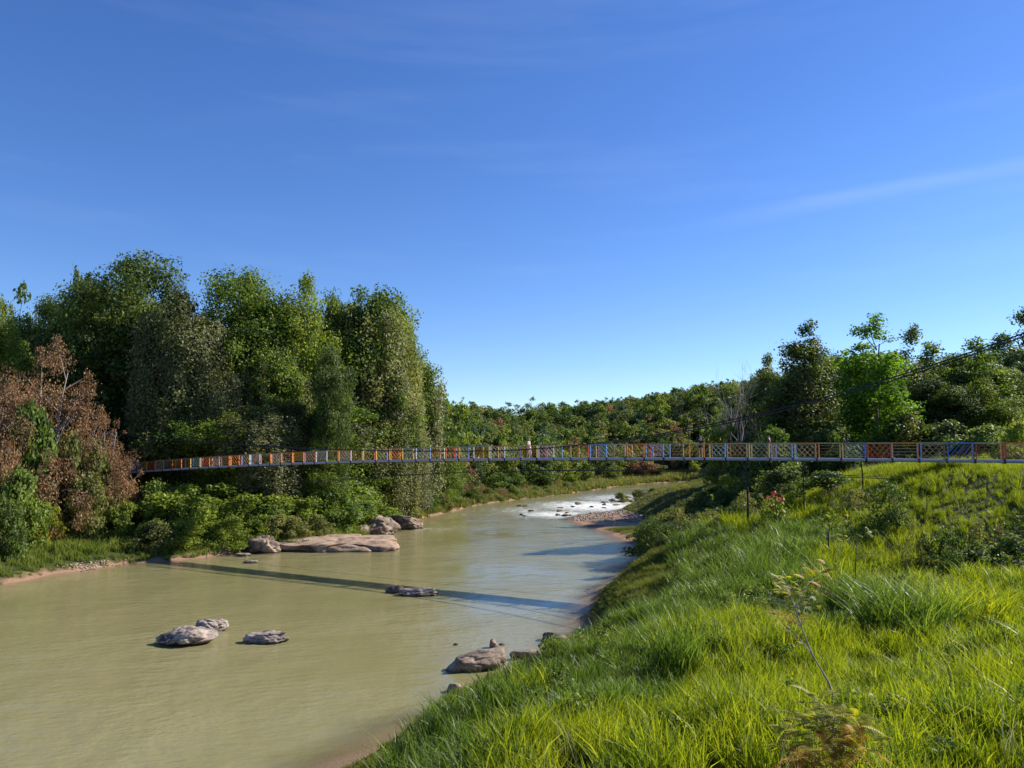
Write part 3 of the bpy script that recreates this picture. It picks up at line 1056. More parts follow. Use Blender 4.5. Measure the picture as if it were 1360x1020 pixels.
# leafless tree
def bare_tree(px, top, base_py, Y, seed, label):
    q = at_y(px, base_py, Y)
    zt = at_y(px, top, Y)[2]
    g = tz(q[0], Y)
    H = zt - g
    r = random.Random(seed)
    mb = MB()

    def grow(p, d, L, rad, lev):
        pts, rr = [p], [rad]
        for k in range(3):
            d = (d + Vector((r.gauss(0, .16), r.gauss(0, .16), .08))).normalized()
            p = p + d * L / 3
            pts.append(p)
            rr.append(rad * (1 - .2 * (k + 1)))
        mb.tube(pts, rr, 5 if lev < 2 else 4, cap=False)
        if lev < 4:
            for k in range(3 if lev else 5):
                t = r.uniform(.45, 1)
                pp = pts[int(t * 3)]
                dd = (d + Vector((r.gauss(0, .6), r.gauss(0, .6), r.uniform(0, .5)))).normalized()
                grow(pp, dd, L * r.uniform(.5, .72), rad * .45, lev + 1)
    grow(Vector((0, 0, -.3)), Vector((0, 0, 1)), H * .62, .16, 0)
    o = link('bare_tree', mb.mesh('bare_tree', 'bark_pale'), loc=(q[0], Y, g))
    tag(o, label, 'tree')


bare_tree(968, 462, 600, 105, 4, 'leafless pale twiggy tree left of the dark conical tree')
bare_tree(990, 488, 600, 112, 9, 'smaller leafless tree behind the first leafless one')

# ------------------------------------------------------------------ the suspension footbridge
PIT = 1.65
BU = np.array([-.8693, .4944, 0])                       # along the bridge, towards the left bank
BN = np.array([-.4944, -.8693, 0])                      # towards the camera side
B0 = np.array([.64462 * 50.9, 50.9, 0])
K0, K1 = -9, 59
_kz = np.polyfit([-9, 0, 12, 24, 34, 44, 56], [8.75, 8.82, 9.02, 9.08, 8.75, 8.1, 7.3], 3)


def deck_z(k):
    return float(np.polyval(_kz, k)) + H_CAM - 9


def bpt(k, off=0.0, dz=0.0):
    q = B0 + BU * PIT * k + BN * off
    return Vector((q[0], q[1], deck_z(k) + dz))


HALF = .85
RAIL = 1.08
bridge = link('suspension_footbridge', None, loc=bpt(24))
tag(bridge, 'suspension footbridge with rainbow-painted railings crossing the river', 'bridge')
binv = Matrix.Translation(-bpt(24))


def bpart(name, data, parent=bridge):
    o = link(name, data, parent)
    o.matrix_parent_inverse = Matrix.Identity(4)
    return o


def bl(v):
    return Vector(v) - bpt(24)


# bay colours read from the photograph, from the right end to the left: frame colour, infill colour, pattern
BAYS = [('red', 'brown', 'x'), ('blue', 'blue', 'h'), ('brown', 'brown', 'r'), ('cream', 'cream', 'r'), ('red', 'red', 'x'),
        ('blue', 'sky_blue', 'd'), ('cream', 'brown', 'r'), ('cream', 'cream', 'x'), ('sky_blue', 'cream', 'x'), ('yellow', 'cream', 'x'),
        ('cream', 'brown', 'x'), ('sky_blue', 'sky_blue', 'd'), ('orange', 'yellow', 'd'), ('cream', 'cream', 'r'), ('sky_blue', 'pink', 'x'),
        ('orange', 'orange', 'x'), ('cream', 'cream', 'r'), ('sky_blue', 'blue', 'h'), ('red', 'yellow', 'd'), ('cream', 'cream', 'd'),
        ('white', 'pink', 'x'), ('yellow', 'orange', 'h'), ('white', 'teal', 'd'), ('white', 'cream', 'x'), ('yellow', 'orange', 'd'),
        ('white', 'cream', 'd'), ('orange', 'red', 'x'), ('white', 'red', 'd'), ('sky_blue', 'blue', 'd'), ('white', 'teal', 'd'),
        ('yellow', 'orange', 'x'), ('orange', 'cream', 'r'), ('yellow', 'yellow', 'd'), ('yellow', 'brown', 'r'), ('white', 'pink', 'd'),
        ('orange', 'brown', 'r'), ('white', 'white', 'h'), ('red', 'brown', 'r'), ('orange', 'yellow', 'h'), ('orange', 'cream', 'r'),
        ('orange', 'pink', 'd'), ('orange', 'brown', 'r'), ('white', 'white', 'h'), ('yellow', 'brown', 'r'), ('orange', 'orange', 'x'),
        ('orange', 'cream', 'r'), ('pink', 'pink', 'd'), ('orange', 'red', 'x'), ('teal', 'teal', 'd'), ('yellow', 'brown', 'r'),
        ('orange', 'orange', 'd'), ('orange', 'cream', 'r'), ('pink', 'cream', 'x'), ('orange', 'red', 'x'), ('yellow', 'yellow', 'r'),
        ('sky_blue', 'sky_blue', 'h'), ('orange', 'orange', 'x'), ('yellow', 'yellow', 'd'), ('white', 'sky_blue', 'd'), ('red', 'red', 'x')]
nB = len(BAYS)
nrm = Vector(BN)
cache = {}


def unit_post(c):
    if ('post', c) not in cache:
        mb = MB()
        mb.box((-.04, -.035, -.05), (.04, .035, RAIL - .02))
        mb.box((-.05, -.05, -.06), (.05, .05, .02))
        cache['post', c] = mb.mesh('post', 'paint_' + c, tone=False)
    return cache['post', c]


def lattice(pattern, c):
    """infill in the x-z plane, one bay wide"""
    if (pattern, c) not in cache:
        mb = MB()
        W, z0, z1 = PIT - .1, .14, RAIL - .12
        t, d = .027, .025
        n_ = (0, 1, 0)
        if pattern == 'r':
            for z in np.linspace(z0 + .1, z1 - .06, 4):
                mb.bar((-W / 2, 0, z), (W / 2, 0, z), t, d, n_)
        elif pattern in 'dh':
            st = .36 if pattern == 'd' else .24
            hgt2 = z1 - z0
            o = -W / 2 - hgt2 * .8
            while o < W / 2:
                xa, za, xb, zb = o, z1, o + hgt2 * .8, z0
                if xa < -W / 2:
                    za -= (-W / 2 - xa) / .8
                    xa = -W / 2
                if xb > W / 2:
                    zb += (xb - W / 2) / .8
                    xb = W / 2
                if xb - xa > .08:
                    mb.bar((xa, 0, za), (xb, 0, zb), t * (1 if pattern == 'd' else 1.25), d, n_)
                o += st
        else:
            nq = 4
            for q in range(nq):
                xa, xb = -W / 2 + q * W / nq, -W / 2 + (q + 1) * W / nq
                for z_a, z_b in ((z0, (z0 + z1) / 2), ((z0 + z1) / 2, z1)):
                    mb.bar((xa, -.008, z_a), (xb, -.008, z_b), t * .8, d, n_)
                    mb.bar((xa, .024, z_b), (xb, .024, z_a), t * .8, d, n_)
            mb.bar((-W / 2, .05, z0 - .03), (W / 2, .05, z0 - .03), t, d * .6, n_)
            mb.bar((-W / 2, .05, z1 + .03), (W / 2, .05, z1 + .03), t, d * .6, n_)
        cache[pattern, c] = mb.mesh('lattice_panel', 'paint_' + c, tone=False)
    return cache[pattern, c]


def local_frame(o, a, b, mid=None):
    """place a mesh built along x so that x runs from a to b"""
    a, b = bl(a), bl(b)
    ax = (b - a).normalized()
    y = Vector((-ax.y, ax.x, 0)).normalized()
    z = ax.cross(y)
    M = Matrix((ax, y, z)).transposed().to_4x4()
    M.translation = mid if mid is not None else (a + b) / 2
    o.matrix_basis = M


def shared(name, fn):
    if name not in cache:
        cache[name] = fn()
    return cache[name]


def m_deck():
    mb = MB()
    for k in range(9):
        w = PIT / 9
        mb.box((-PIT / 2 + k * w + .008, -HALF + .03, -.05), (-PIT / 2 + (k + 1) * w - .008, HALF - .03, 0))
    return mb.mesh('deck_panel', 'deck_steel', tone=False)


def m_cross():
    mb = MB()
    mb.box((-.06, -HALF - .18, -.30), (.06, HALF + .18, -.06))
    for s in (-1, 1):
        mb.box((-.085, s * (HALF + .02) - .16, -.26), (.085, s * (HALF + .02) + .16, .0))
    return mb.mesh('cross_beam', 'paint_steel_dark', tone=False)


def m_pipe():
    mb = MB()
    mb.tube([(-PIT / 2 + .05, 0, 0), (PIT / 2 - .05, 0, 0)], .125, 10)
    return mb.mesh('edge_pipe', 'paint_pipe', smooth=False, tone=False)


def m_rail(c):
    mb = MB()
    mb.box((-PIT / 2 + .004, -.03, -.025), (PIT / 2 - .004, .03, .025))
    return mb.mesh('handrail', 'paint_' + c, tone=False)


for k in range(K0, K1):
    a, b = bpt(k), bpt(k + 1)
    o = bpart('deck_panel', shared('deck', m_deck)); local_frame(o, a, b)
    o = bpart('cross_beam', shared('cross', m_cross)); local_frame(o, bpt(k - .5), bpt(k + .5))
    for side in (1, -1):
        fc, ic, pat = BAYS[(k + (0 if side == 1 else 23)) % nB] if side == 1 else (['orange', 'yellow', 'brown', 'cream', 'red', 'sky_blue'][(k * 5 + 1) % 6], ['brown', 'cream', 'orange'][(k * 2) % 3], 'rdx'[(k * 4) % 3])
        off = HALF * side
        o = bpart('edge_pipe', shared('pipe', m_pipe)); local_frame(o, bpt(k, off + .07 * side, -.13), bpt(k + 1, off + .07 * side, -.13))
        o = bpart('post', unit_post(fc)); local_frame(o, bpt(k + .03, off), bpt(k + .08, off))
        o = bpart('post', unit_post(fc)) if pat in 'xh' else None
        if o:
            local_frame(o, bpt(k + .92, off), bpt(k + .97, off))
        o = bpart('lattice_panel', lattice(pat, ic)); local_frame(o, bpt(k, off), bpt(k + 1, off))
        rc = fc if pat == 'h' else ['cream', 'grey', 'cream', 'orange'][k % 4]
        o = bpart('handrail', shared('rail' + rc, lambda: m_rail(rc))); local_frame(o, bpt(k, off, RAIL), bpt(k + 1, off, RAIL))


def cable_z(k):
    return H_CAM + .62 + (.0112 * (25 - k) ** 2 if k < 25 else .0022 * (25 - k) ** 2)


for side in (1, -1):
    for dz in (0,):
        mb = MB()
        mb.tube([bl(Vector((*bpt(k, (HALF + .12) * side)[:2], cable_z(k) + dz * (1 + .02 * (25 - k)) * (1 if k < 25 else .5)))) for k in np.linspace(-12, 60, 73)], .05, 6)
        bpart('main_cable', mb.mesh('main_cable', 'cable', tone=False))
    mb = MB()
    mb.tube([bl(bpt(k, side * 2.2, -1.1 - .0022 * (k - 16) ** 2)) for k in np.linspace(-4, 50, 50)], .03, 6)
    bpart('guy_cable', mb.mesh('guy_cable', 'cable', tone=False))
# end portals (behind the trees and beyond the right edge of the photograph)
for k, lab in ((-12, 'right'), (60, 'left')):
    base = bpt(k)
    top = cable_z(k) + .4
    for side in (1, -1):
        mb = MB()
        q = bpt(k, (HALF + .12) * side)
        g = tz(q.x, q.y)
        mb.tube([bl((q.x, q.y, g - .3)), bl((q.x, q.y, top))], [.3, .22], 8)
        bpart('tower_leg', mb.mesh('tower_leg', 'paint_grey', tone=False))
    mb = MB()
    mb.tube([bl(bpt(k, HALF + .3) * 1 + Vector((0, 0, top - deck_z(k) - .4))), bl(bpt(k, -HALF - .3) + Vector((0, 0, top - deck_z(k) - .4)))], .16, 8)
    bpart('tower_beam', mb.mesh('tower_beam', 'paint_grey', tone=False))

# props and posts around the right end of the bridge
for px, k, r0, lab in ((995, 10.05, .075, 'thick dark post standing under the bridge near the thin leaning pole'),
                       (1066, 7.6, .045, 'slim wooden post under the bridge beside the dark bush'),
                       (1144, 5.2, .045, 'slim wooden post under the bridge at the edge of the bright field')):
    q = bpt(k, HALF + .3)
    g = tz(q.x, q.y)
    mb = MB()
    mb.tube([(0, 0, -.4), (.05, 0, (q.z - g) * .5), (0, 0, q.z - g - .28)], [r0 * 1.15, r0, r0 * .9], 8)
    tag(link('support_post', mb.mesh('support_post', 'bark_dark', True), loc=(q.x, q.y, g)), lab, 'post')
q = Vector(at_y(984, 600, 84.0))
g = tz(q.x, q.y)
mb = MB()
mb.tube([(0, 0, -.4), (.02, 0, 4), (-.45, 0, at_y(980, 556, q.y)[2] - g)], [.11, .09, .06], 7)
tag(link('leaning_pole', mb.mesh('leaning_pole', 'bark_dark', True), loc=(q.x, q.y, g)), 'thin leaning dark pole standing up behind the bridge railing', 'pole')
for px, lab in ((1228, 'thin fence stake in the bright field, alone'), (1297, 'thin fence stake in the bright field, one of a pair'), (1309, 'shorter fence stake of the pair in the bright field')):
    Y = 44.5
    q = at_y(px, 620, Y)
    g = tz(q[0], Y)
    mb = MB()
    hh = 1.0 if px != 1309 else .8
    mb.tube([(0, 0, -.3), (.02, .0, hh * .5), (.05, 0, hh)], [.03, .027, .024], 6)
    tag(link('fence_stake', mb.mesh('fence_stake', 'bark_dark'), loc=(q[0], Y, g)), lab, 'stake')


# ------------------------------------------------------------------ people on the bridge
def skin_obj(name, joints, edges, mat, parent, sub=1):
    me = bpy.data.meshes.new(name)
    me.from_pydata([j[:3] for j in joints], edges, [])
    me.materials.append(MATS[mat])
    o = link(name, me, parent)
    o.modifiers.new('skin', 'SKIN').use_smooth_shade = True
    for v, j in zip(me.skin_vertices[0].data, joints):
        v.radius = (j[3], j[4] if len(j) > 4 else j[3])
    me.skin_vertices[0].data[0].use_root = True
    md = o.modifiers.new('sub', 'SUBSURF')
    md.levels = md.render_levels = sub
    return o


def person(px, h, heading, off, label, shirt, lower, hair_long=False, bare_legs=False, stride=.16):
    k = float(np.interp(-px, -np.array([680 + F_PX * (.64462 - kk * .0282) / (1 + kk * .01604) for kk in range(0, 57)]), np.arange(0, 57)))
    q = bpt(k, off)
    e = link('person', None, loc=(q.x, q.y, q.z), rotz=heading, scale=(h / 1.7,) * 3)
    tag(e, label, 'person', 'people crossing the bridge')
    s = stride
    # facing +x: x forward, y left
    J = [(0, 0, .93, .13, .10), (0, 0, 1.12, .115, .095), (0, 0, 1.32, .15, .105), (.01, 0, 1.44, .07), (.015, 0, 1.50, .052), (.03, 0, 1.56, .085, .075), (.03, 0, 1.66, .082, .075),
         (0, .09, .86, .085), (s * .5 + .04, .1, .48, .058), (s, .1, .08, .04), (s + .14, .1, .035, .035),
         (0, -.09, .86, .085), (-s * .3 + .05, -.1, .48, .058), (-s, -.1, .1, .04), (-s + .13, -.1, .035, .035),
         (0, .19, 1.38, .055), (-.08, .25, 1.12, .042), (.05, .25, .90, .034), (.09, .24, .82, .035, .02),
         (0, -.19, 1.38, .055), (.02, -.25, 1.12, .042), (.16, -.23, .96, .034), (.22, -.22, .90, .035, .02)]
    E_ = [(0, 1), (1, 2), (2, 3), (3, 4), (4, 5), (5, 6), (0, 7), (7, 8), (8, 9), (9, 10), (0, 11), (11, 12), (12, 13), (13, 14),
          (2, 15), (15, 16), (16, 17), (17, 18), (2, 19), (19, 20), (20, 21), (21, 22)]
    skin_obj('body', J, E_, 'skin', e, 2)
    g = 1.22
    sh = [J[0], J[1], J[2], J[15], J[16], J[19], J[20]]
    sh = [(a[0], a[1], a[2], a[3] * g, (a[4] if len(a) > 4 else a[3]) * g) for a in sh]
    skin_obj('shirt', sh, [(0, 1), (1, 2), (2, 3), (3, 4), (2, 5), (5, 6)], shirt, e, 2)
    lo = [J[0], J[7], J[8], J[9], J[11], J[12], J[13]]
    lo = [(a[0], a[1], a[2], a[3] * 1.25, (a[4] if len(a) > 4 else a[3]) * 1.25) for a in lo]
    if bare_legs:
        lo[2] = (*[(lo[1][i] + lo[2][i]) / 2 for i in range(3)], .085, .085)
        lo[5] = (*[(lo[4][i] + lo[5][i]) / 2 for i in range(3)], .085, .085)
        lo = [lo[0], lo[1], lo[2], lo[4], lo[5]]
        skin_obj('shorts', lo, [(0, 1), (1, 2), (0, 3), (3, 4)], lower, e, 2)
    else:
        skin_obj('trousers', lo, [(0, 1), (1, 2), (2, 3), (0, 4), (4, 5), (5, 6)], lower, e, 2)
    hr = [(-.02, 0, 1.62, .085, .085), (.0, 0, 1.69, .075, .075)]
    ed = [(0, 1)]
    if hair_long:
        hr += [(-.07, 0, 1.52, .07, .05), (-.09, 0, 1.38, .05, .035)]
        ed += [(0, 2), (2, 3)]
    skin_obj('hair', hr, ed, 'hair', e, 2)


HD = math.atan2(BU[1], BU[0])
person(704, 1.74, HD + math.pi, .25, 'person in a pale top and light trousers walking on the bridge', 'cloth_white', 'cloth_pale')
person(931, 1.74, HD + 1.9, .35, 'person in a black top with bare legs standing at the railing', 'cloth_black', 'cloth_black', True, True, .05)
person(1021, 1.7, HD, .2, 'person in dark clothes walking on the bridge near the thick post', 'cloth_maroon', 'cloth_grey')


# ------------------------------------------------------------------ rocks and logs
def rock(name, px, py, w_px, h_px, seed, mat, label, cat='rock', depth_f=.7, rot=0.0, tilt=0.0, flat=0, sink=.3, group=None, tilt_y=0.0):
    q = on_z(px, py)
    Y = q[1]
    w = w_px * Y / F_PX
    h = h_px * Y / F_PX
    bm = bmesh.new()
    bmesh.ops.create_icosphere(bm, subdivisions=5 if w_px > 40 else 4, radius=1)
    r = random.Random(seed)
    planes = [(Vector((r.gauss(0, 1), r.gauss(0, 1), abs(r.gauss(0, .7)))).normalized(), r.uniform(.55, .85)) for _ in range(9)]
    if flat:
        planes.append((Vector((r.gauss(0, .06), r.gauss(0, .06), 1)).normalized(), flat))
    o3 = Vector((r.random() * 50, r.random() * 50, r.random() * 50))
    for v in bm.verts:
        c = v.co.copy()
        for n_, d_ in planes:
            e_ = c.dot(n_) - d_
            if e_ > 0:
                c -= n_ * e_ * .88
        nn = mnoise.noise(c * 1.6 + o3) * .16 + mnoise.noise(c * 4.2 + o3) * .07 + mnoise.noise(c * 11 + o3) * .028
        ridge = abs(mnoise.noise(c * 2.3 + o3 * 2))
        nn -= .13 * max(0, .16 - ridge) / .16
        c += c.normalized() * nn
        v.co = c
    xs = [v.co.x for v in bm.verts]; ys = [v.co.y for v in bm.verts]; zs = [v.co.z for v in bm.verts]
    sx, sy_, sz = w / (max(xs) - min(xs)), w * depth_f / (max(ys) - min(ys)), h * (1 + sink) / (max(zs) - min(zs))
    M = Matrix.Rotation(tilt, 4, 'X') @ Matrix.Rotation(tilt_y, 4, 'Y') @ Matrix.Diagonal((sx, sy_, sz, 1))
    bm.transform(M)
    zs = [v.co.z for v in bm.verts]
    off = h - max(zs)
    bm.transform(Matrix.Translation((0, 0, off)))
    me = bpy.data.meshes.new(name)
    bm.to_mesh(me)
    bm.free()
    me.polygons.foreach_set('use_smooth', np.ones(len(me.polygons), dtype=bool))
    me.materials.append(MATS[mat])
    o = link(name, me, loc=(q[0], Y + w * depth_f * .35, 0), rotz=rot)
    tag(o, label, cat, group)
    return o


rock('rock_slab', 432, 733, 200, 15, 3, 'rock_tan', 'wide flat tan rock slab sloping into the water at the left bank', depth_f=.62, flat=.16, tilt=R(4), sink=1.2)
rock('rock', 345, 735, 46, 22, 5, 'rock_dark', 'brown blocky rock at the inner end of the tan slab', depth_f=.8)
rock('boulder', 493, 712, 60, 30, 8, 'rock_dark', 'largest brown boulder heaped behind the tan slab', depth_f=.8, rot=.4)
rock('boulder', 532, 703, 62, 18, 11, 'rock_dark', 'long low brown boulder pointing into the rapid water', depth_f=.5, rot=-.1)
rock('boulder', 458, 712, 40, 20, 14, 'rock_tan', 'small tan boulder leaning on the back of the slab', depth_f=.8)
rock('rock_slab', 495, 724, 60, 10, 17, 'rock_dark', 'thin dark rock plate lying on the tip of the tan slab', depth_f=.5, flat=.3)
rock('boulder', 512, 708, 40, 20, 61, 'rock_dark', 'brown boulder wedged between the largest and the long low boulder', depth_f=.7, rot=.8)
rock('boulder', 474, 714, 34, 17, 63, 'rock_dark', 'brown boulder wedged between the slab and the largest boulder', depth_f=.8, rot=1.3)
rock('flat_rock', 322, 739, 22, 3.4, 20, 'rock_pale', 'small pale flat rock at the waterline by the blocky rock', flat=.3)
rock('flat_rock', 331, 748, 19, 3.2, 21, 'rock_pale', 'small pale flat rock alone in the water off the blocky rock', flat=.3)
rock('rock', 552, 792, 52, 10, 24, 'rock_pale', 'grey knobbly rock in mid-river touching the bridge shadow', depth_f=.5)
rock('rock', 524, 788, 24, 9, 27, 'rock_dark', 'small dark rock beside the knobbly mid-river rock', depth_f=.6)
rock('rock', 238, 858, 78, 20, 30, 'rock_pale', 'largest pale rock with grey stains in the calm water', depth_f=.75, rot=.2)
rock('rock', 274, 840, 48, 15, 33, 'rock_pale', 'smaller stained rock leaning behind the largest pale rock', depth_f=.7, rot=-.3)
rock('rock', 347, 855, 60, 14, 36, 'rock_pale', 'single wedge-shaped pale rock standing alone in the calm water', depth_f=.6, tilt_y=R(-4))
rock('weathered_log', 630, 892, 82, 25, 40, 'rock_dark', 'big brown weathered block lying on the sand by the right shore', depth_f=.45, rot=.25, tilt_y=R(-8), flat=.5)
rock('stump', 655, 861, 12, 11, 43, 'rock_dark', 'small black stump poking up behind the big weathered block', 'stump', depth_f=.9)
rock('weathered_log', 706, 876, 54, 11, 46, 'rock_dark', 'low dark log running into the pebbly right shore', 'log', depth_f=.3, rot=.1, flat=.4)
rock('rock', 735, 853, 34, 11, 49, 'rock_dark', 'dark rock against the grassy bank above the low log', depth_f=.7)
rock('rock_chunk', 604, 921, 22, 11, 52, 'rock_tan', 'small tan chunk at the end of the bleached stick', depth_f=.8)
rock('white_stone', 636, 893, 7, 6, 54, 'rock_pale', 'small white stone resting against the big weathered block', 'stone', depth_f=.9)
rock('small_stone', 605, 857, 7, 2.5, 56, 'rock_dark', 'tiny dark stone in the water beyond the big weathered block', 'stone')
rock('small_stone', 667, 857, 8, 2.2, 57, 'rock_dark', 'tiny dark stone in the water beside the black stump', 'stone')
q0, q1, q2, q3 = on_z(612, 913, .1), on_z(632, 912, .12), on_z(648, 906, .16), on_z(662, 899, .2)
mb = MB()
c0 = Vector(q0)
mb.tube([Vector(q_) - c0 for q_ in (q0, (q0 + q1) / 2, q1, (q1 + q2) / 2, q2, q3)], [.035, .04, .045, .05, .06, .05], 7)
tag(link('bleached_stick', mb.mesh('bleached_stick', 'driftwood', True), loc=c0), 'bleached bent stick lying in the shallows near the shore', 'stick')

rr_ = np.random.default_rng(5)
for k in range(26):
    px, py = 690 + rr_.random() * 140, 664 + rr_.random() * 22
    if on_z(px, py)[1] < 90:
        continue
    rock('rapid_stone', px, py, 5 + 6 * rr_.random(), 1.5 + 1.5 * rr_.random(), 100 + k, 'rock_dark', 'small dark stone breaking the white rapids', 'stone', group='stones in the rapids')


# pebbles: many, tiny, one object each patch
def pebbles(name, cx, cy, rx, ry, n_, size, label, seed):
    r = np.random.default_rng(seed)
    bm = bmesh.new()
    bmesh.ops.create_icosphere(bm, subdivisions=1, radius=1)
    bv = np.array([v.co[:] for v in bm.verts]); bf = np.array([[v.index for v in f.verts] for f in bm.faces])
    bm.free()
    a = r.random(n_) * 6.283
    d = np.sqrt(r.random(n_))
    X, Y = cx + np.cos(a) * d * rx, cy + np.sin(a) * d * ry
    Z = terrain(X, Y)
    ok = (Z > -.12) & (Z < .55)
    X, Y, Z = X[ok], Y[ok], Z[ok]
    S = size * (.4 + r.random((len(X), 1)) ** 2 * 1.4)
    V = bv[None] * (S[:, :, None] * np.array([1, 1, .6]) * (.7 + .6 * r.random((len(X), 1, 3)))) * (1 + .15 * r.normal(size=(len(X), len(bv), 1)))
    V += np.stack([X, Y, Z + S[:, 0] * .2], -1)[:, None]
    Fc = bf[None] + (np.arange(len(X)) * len(bv))[:, None, None]
    o = link(name, mesh_np(name, V.reshape(-1, 3), Fc.reshape(-1, 3), ['pebble'], smooth=True))
    tag(o, label, 'pebbles', kind='stuff')


c = on_z(732, 868)
pebbles('pebbles', c[0] + .6, c[1] + .5, 2.2, 3.0, 500, .09, 'loose pebbles at the foot of the right bank', 1)
c = on_z(815, 688)
pebbles('pebbles', c[0] + 0, c[1] + 4, 11, 12, 2600, .13, 'stony pebble edge of the sandbar', 2)
c = on_z(90, 757)
pebbles('pebbles', c[0], c[1] + 1, 11, 2.2, 1500, .085, 'pale stony strip along the left shore', 3)

# plants standing in the rapids
for px, py, w, hp, lab in ((826, 667, 26, 11, 'thin grey-green plant tuft standing in the rapids'), (849, 666, 34, 13, 'widest olive plant tuft standing in the rapids'), (868, 663, 20, 12, 'round dark plant tuft at the end of the rapids row')):
    q = on_z(px, py)
    put_tree('bush_olive' if px != 868 else 'bush_green', 'river_plant', q[0], q[1], h=hp * q[1] / F_PX * 1.3, z=-.25, width=w * q[1] / F_PX, label=lab, cat='plant')


# ------------------------------------------------------------------ right bank: bushes
def bush_at(key, px, base_py, top_py, w_px, Y, label, name='bank_bush', cat='bush'):
    q = at_y(px, top_py, Y)
    g = tz(q[0], Y)
    put_tree(key, name, q[0], Y, h=max(.6, q[2] - g), width=w_px * Y / F_PX, label=label, cat=cat)


bush_at('fine_bush', 872, 735, 690, 56, 68, 'dark dense bush at the water corner below the sandbar')
bush_at('fine_olive', 896, 720, 672, 60, 74, 'olive dense bush next to the water corner bush')
bush_at('fine_bush', 905, 700, 692, 90, 62, 'low dark bush at the crest of the grass slope')
bush_at('fine_bush', 926, 690, 658, 66, 82, 'dark bush standing over the end of the sandbar')
bush_at('bush_olive', 944, 690, 656, 50, 92, 'olive bush against the far water')
bush_at('fine_bush', 958, 690, 650, 66, 78, 'dark bush below the thick bridge post')
bush_at('fine_olive', 990, 690, 652, 70, 64, 'olive leafy bush around the thick bridge post')
bush_at('bush_light', 968, 650, 632, 56, 84, 'light green bush rising before the far water')
bush_at('bush_green', 1005, 650, 626, 70, 80, 'green bush right behind the thick bridge post')
bush_at('fine_olive', 940, 700, 676, 70, 68, 'greyish olive bush in the middle of the bank bushes')
bush_at('fine_bush', 975, 700, 668, 66, 62, 'dark bush at the upper end of the bank bushes')
bush_at('bush_dark', 1040, 650, 618, 80, 68, 'dark bush under the bridge behind the red-flowered shrub')
bush_at('bush_green', 1095, 660, 626, 80, 60, 'broad green bush under the bridge beside the slim post')
bush_at('fine_bush', 1180, 700, 640, 76, 44, 'dark bush with brown twigs at the edge of the bright field')
bush_at('fine_olive', 1140, 690, 648, 60, 50, 'olive bush between the slim posts')
bush_at('fine_bush', 1255, 740, 700, 90, 36, 'low dark bush on the near rim of the bright field')
bush_at('fine_olive', 1300, 720, 690, 80, 36.5, 'olive bush on the near rim of the bright field')
bush_at('fine_bush', 1340, 740, 690, 110, 35, 'dark bush overhanging the shaded ditch')
bush_at('bush_dry', 1335, 750, 700, 60, 35, 'twiggy half-dry bush above the shaded ditch')
bush_at('fine_olive', 1225, 720, 702, 50, 37, 'small olive bush beside the dark bush of the field rim')
bush_at('fine_bush', 1395, 760, 670, 110, 40, 'large dark bush at the end of the shaded ditch')


tr = random.Random(77)
tk = []
for it in range(900):
    Y = tr.uniform(72, 190)
    px = tr.uniform(850, 1030)
    x = (px - 680) / F_PX * Y
    if len(tk) >= 62 or tz(x, Y) < .7 or any(math.hypot(x - q_[0], Y - q_[1]) < 2.6 + Y * .009 for q_ in tk):
        continue
    s_, r_ = shore(np.array([[x, Y]]))
    if not r_[0] or s_[0] < 2.2:
        continue
    g = tz(x, Y)
    lim = at_y(px, np.interp(px, [845, 870, 900, 930, 960, 1000, 1030], [716, 688, 668, 652, 640, 628, 622]), Y)[2]
    h = min(tr.uniform(2.0, 3.8), lim - g)
    if h < .9:
        continue
    tk.append((x, Y))
    key = tr.choice(['fine_bush', 'fine_bush', 'fine_olive', 'bush_dark', 'bush_green'])
    put_tree(key, 'thicket_bush', x, Y, h=h, sx=max(h, 2.2) / TREES[key][0] * 1.25, cat='bush',
             label={'fine_bush': 'dark fine-leaved bush', 'fine_olive': 'olive fine-leaved bush', 'bush_dark': 'dark broad-leaved bush', 'bush_green': 'green broad-leaved bush'}[key]
             + ' of the thicket between the sandbar and the thick post')
print('thicket', len(tk))
for o_ in COL.objects:
    if o_.name.startswith('thicket_bush'):
        o_['group'] = 'thicket on the right bank'

# ------------------------------------------------------------------ grass
def tuft_object(name, seed, nb, hmin, hmax, wid, spread, bend, mat, seg=3):
    r = np.random.default_rng(seed)
    V, Fc, Tn = [], [], []
    for b in range(nb):
        a = r.random() * 6.283
        d = spread * math.sqrt(r.random())
        h = hmin + (hmax - hmin) * r.random()
        la = r.random() * 6.283
        bd = bend * (.2 + r.random() ** 1.5) * h
        base = np.array([math.cos(a) * d, math.sin(a) * d, -.04])
        fa = r.random() * 6.283
        side = np.array([math.cos(fa), math.sin(fa), 0])
        w = wid * (.6 + .8 * r.random())
        t0 = np.clip(.5 + r.normal() * .2, 0, 1)
        i0 = len(V)
        for k in range(seg + 1):
            q = k / seg
            c_ = base + np.array([math.cos(la) * bd * q ** 2.0, math.sin(la) * bd * q ** 2.0, h * (q - .22 * bend * q ** 3)])
            ww = w * (1 - q ** 2) * (.6 + .8 * q if q < .5 else 1) + .0012
            V += [c_ - side * ww, c_ + side * ww]
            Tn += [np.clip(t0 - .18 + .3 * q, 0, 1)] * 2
        for k in range(seg):
            j = i0 + 2 * k
            Fc.append((j, j + 1, j + 3, j + 2))
    me = mesh_np(name, np.array(V), np.array(Fc), [mat], np.array(Tn))
    return bpy.data.objects.new(name, me)


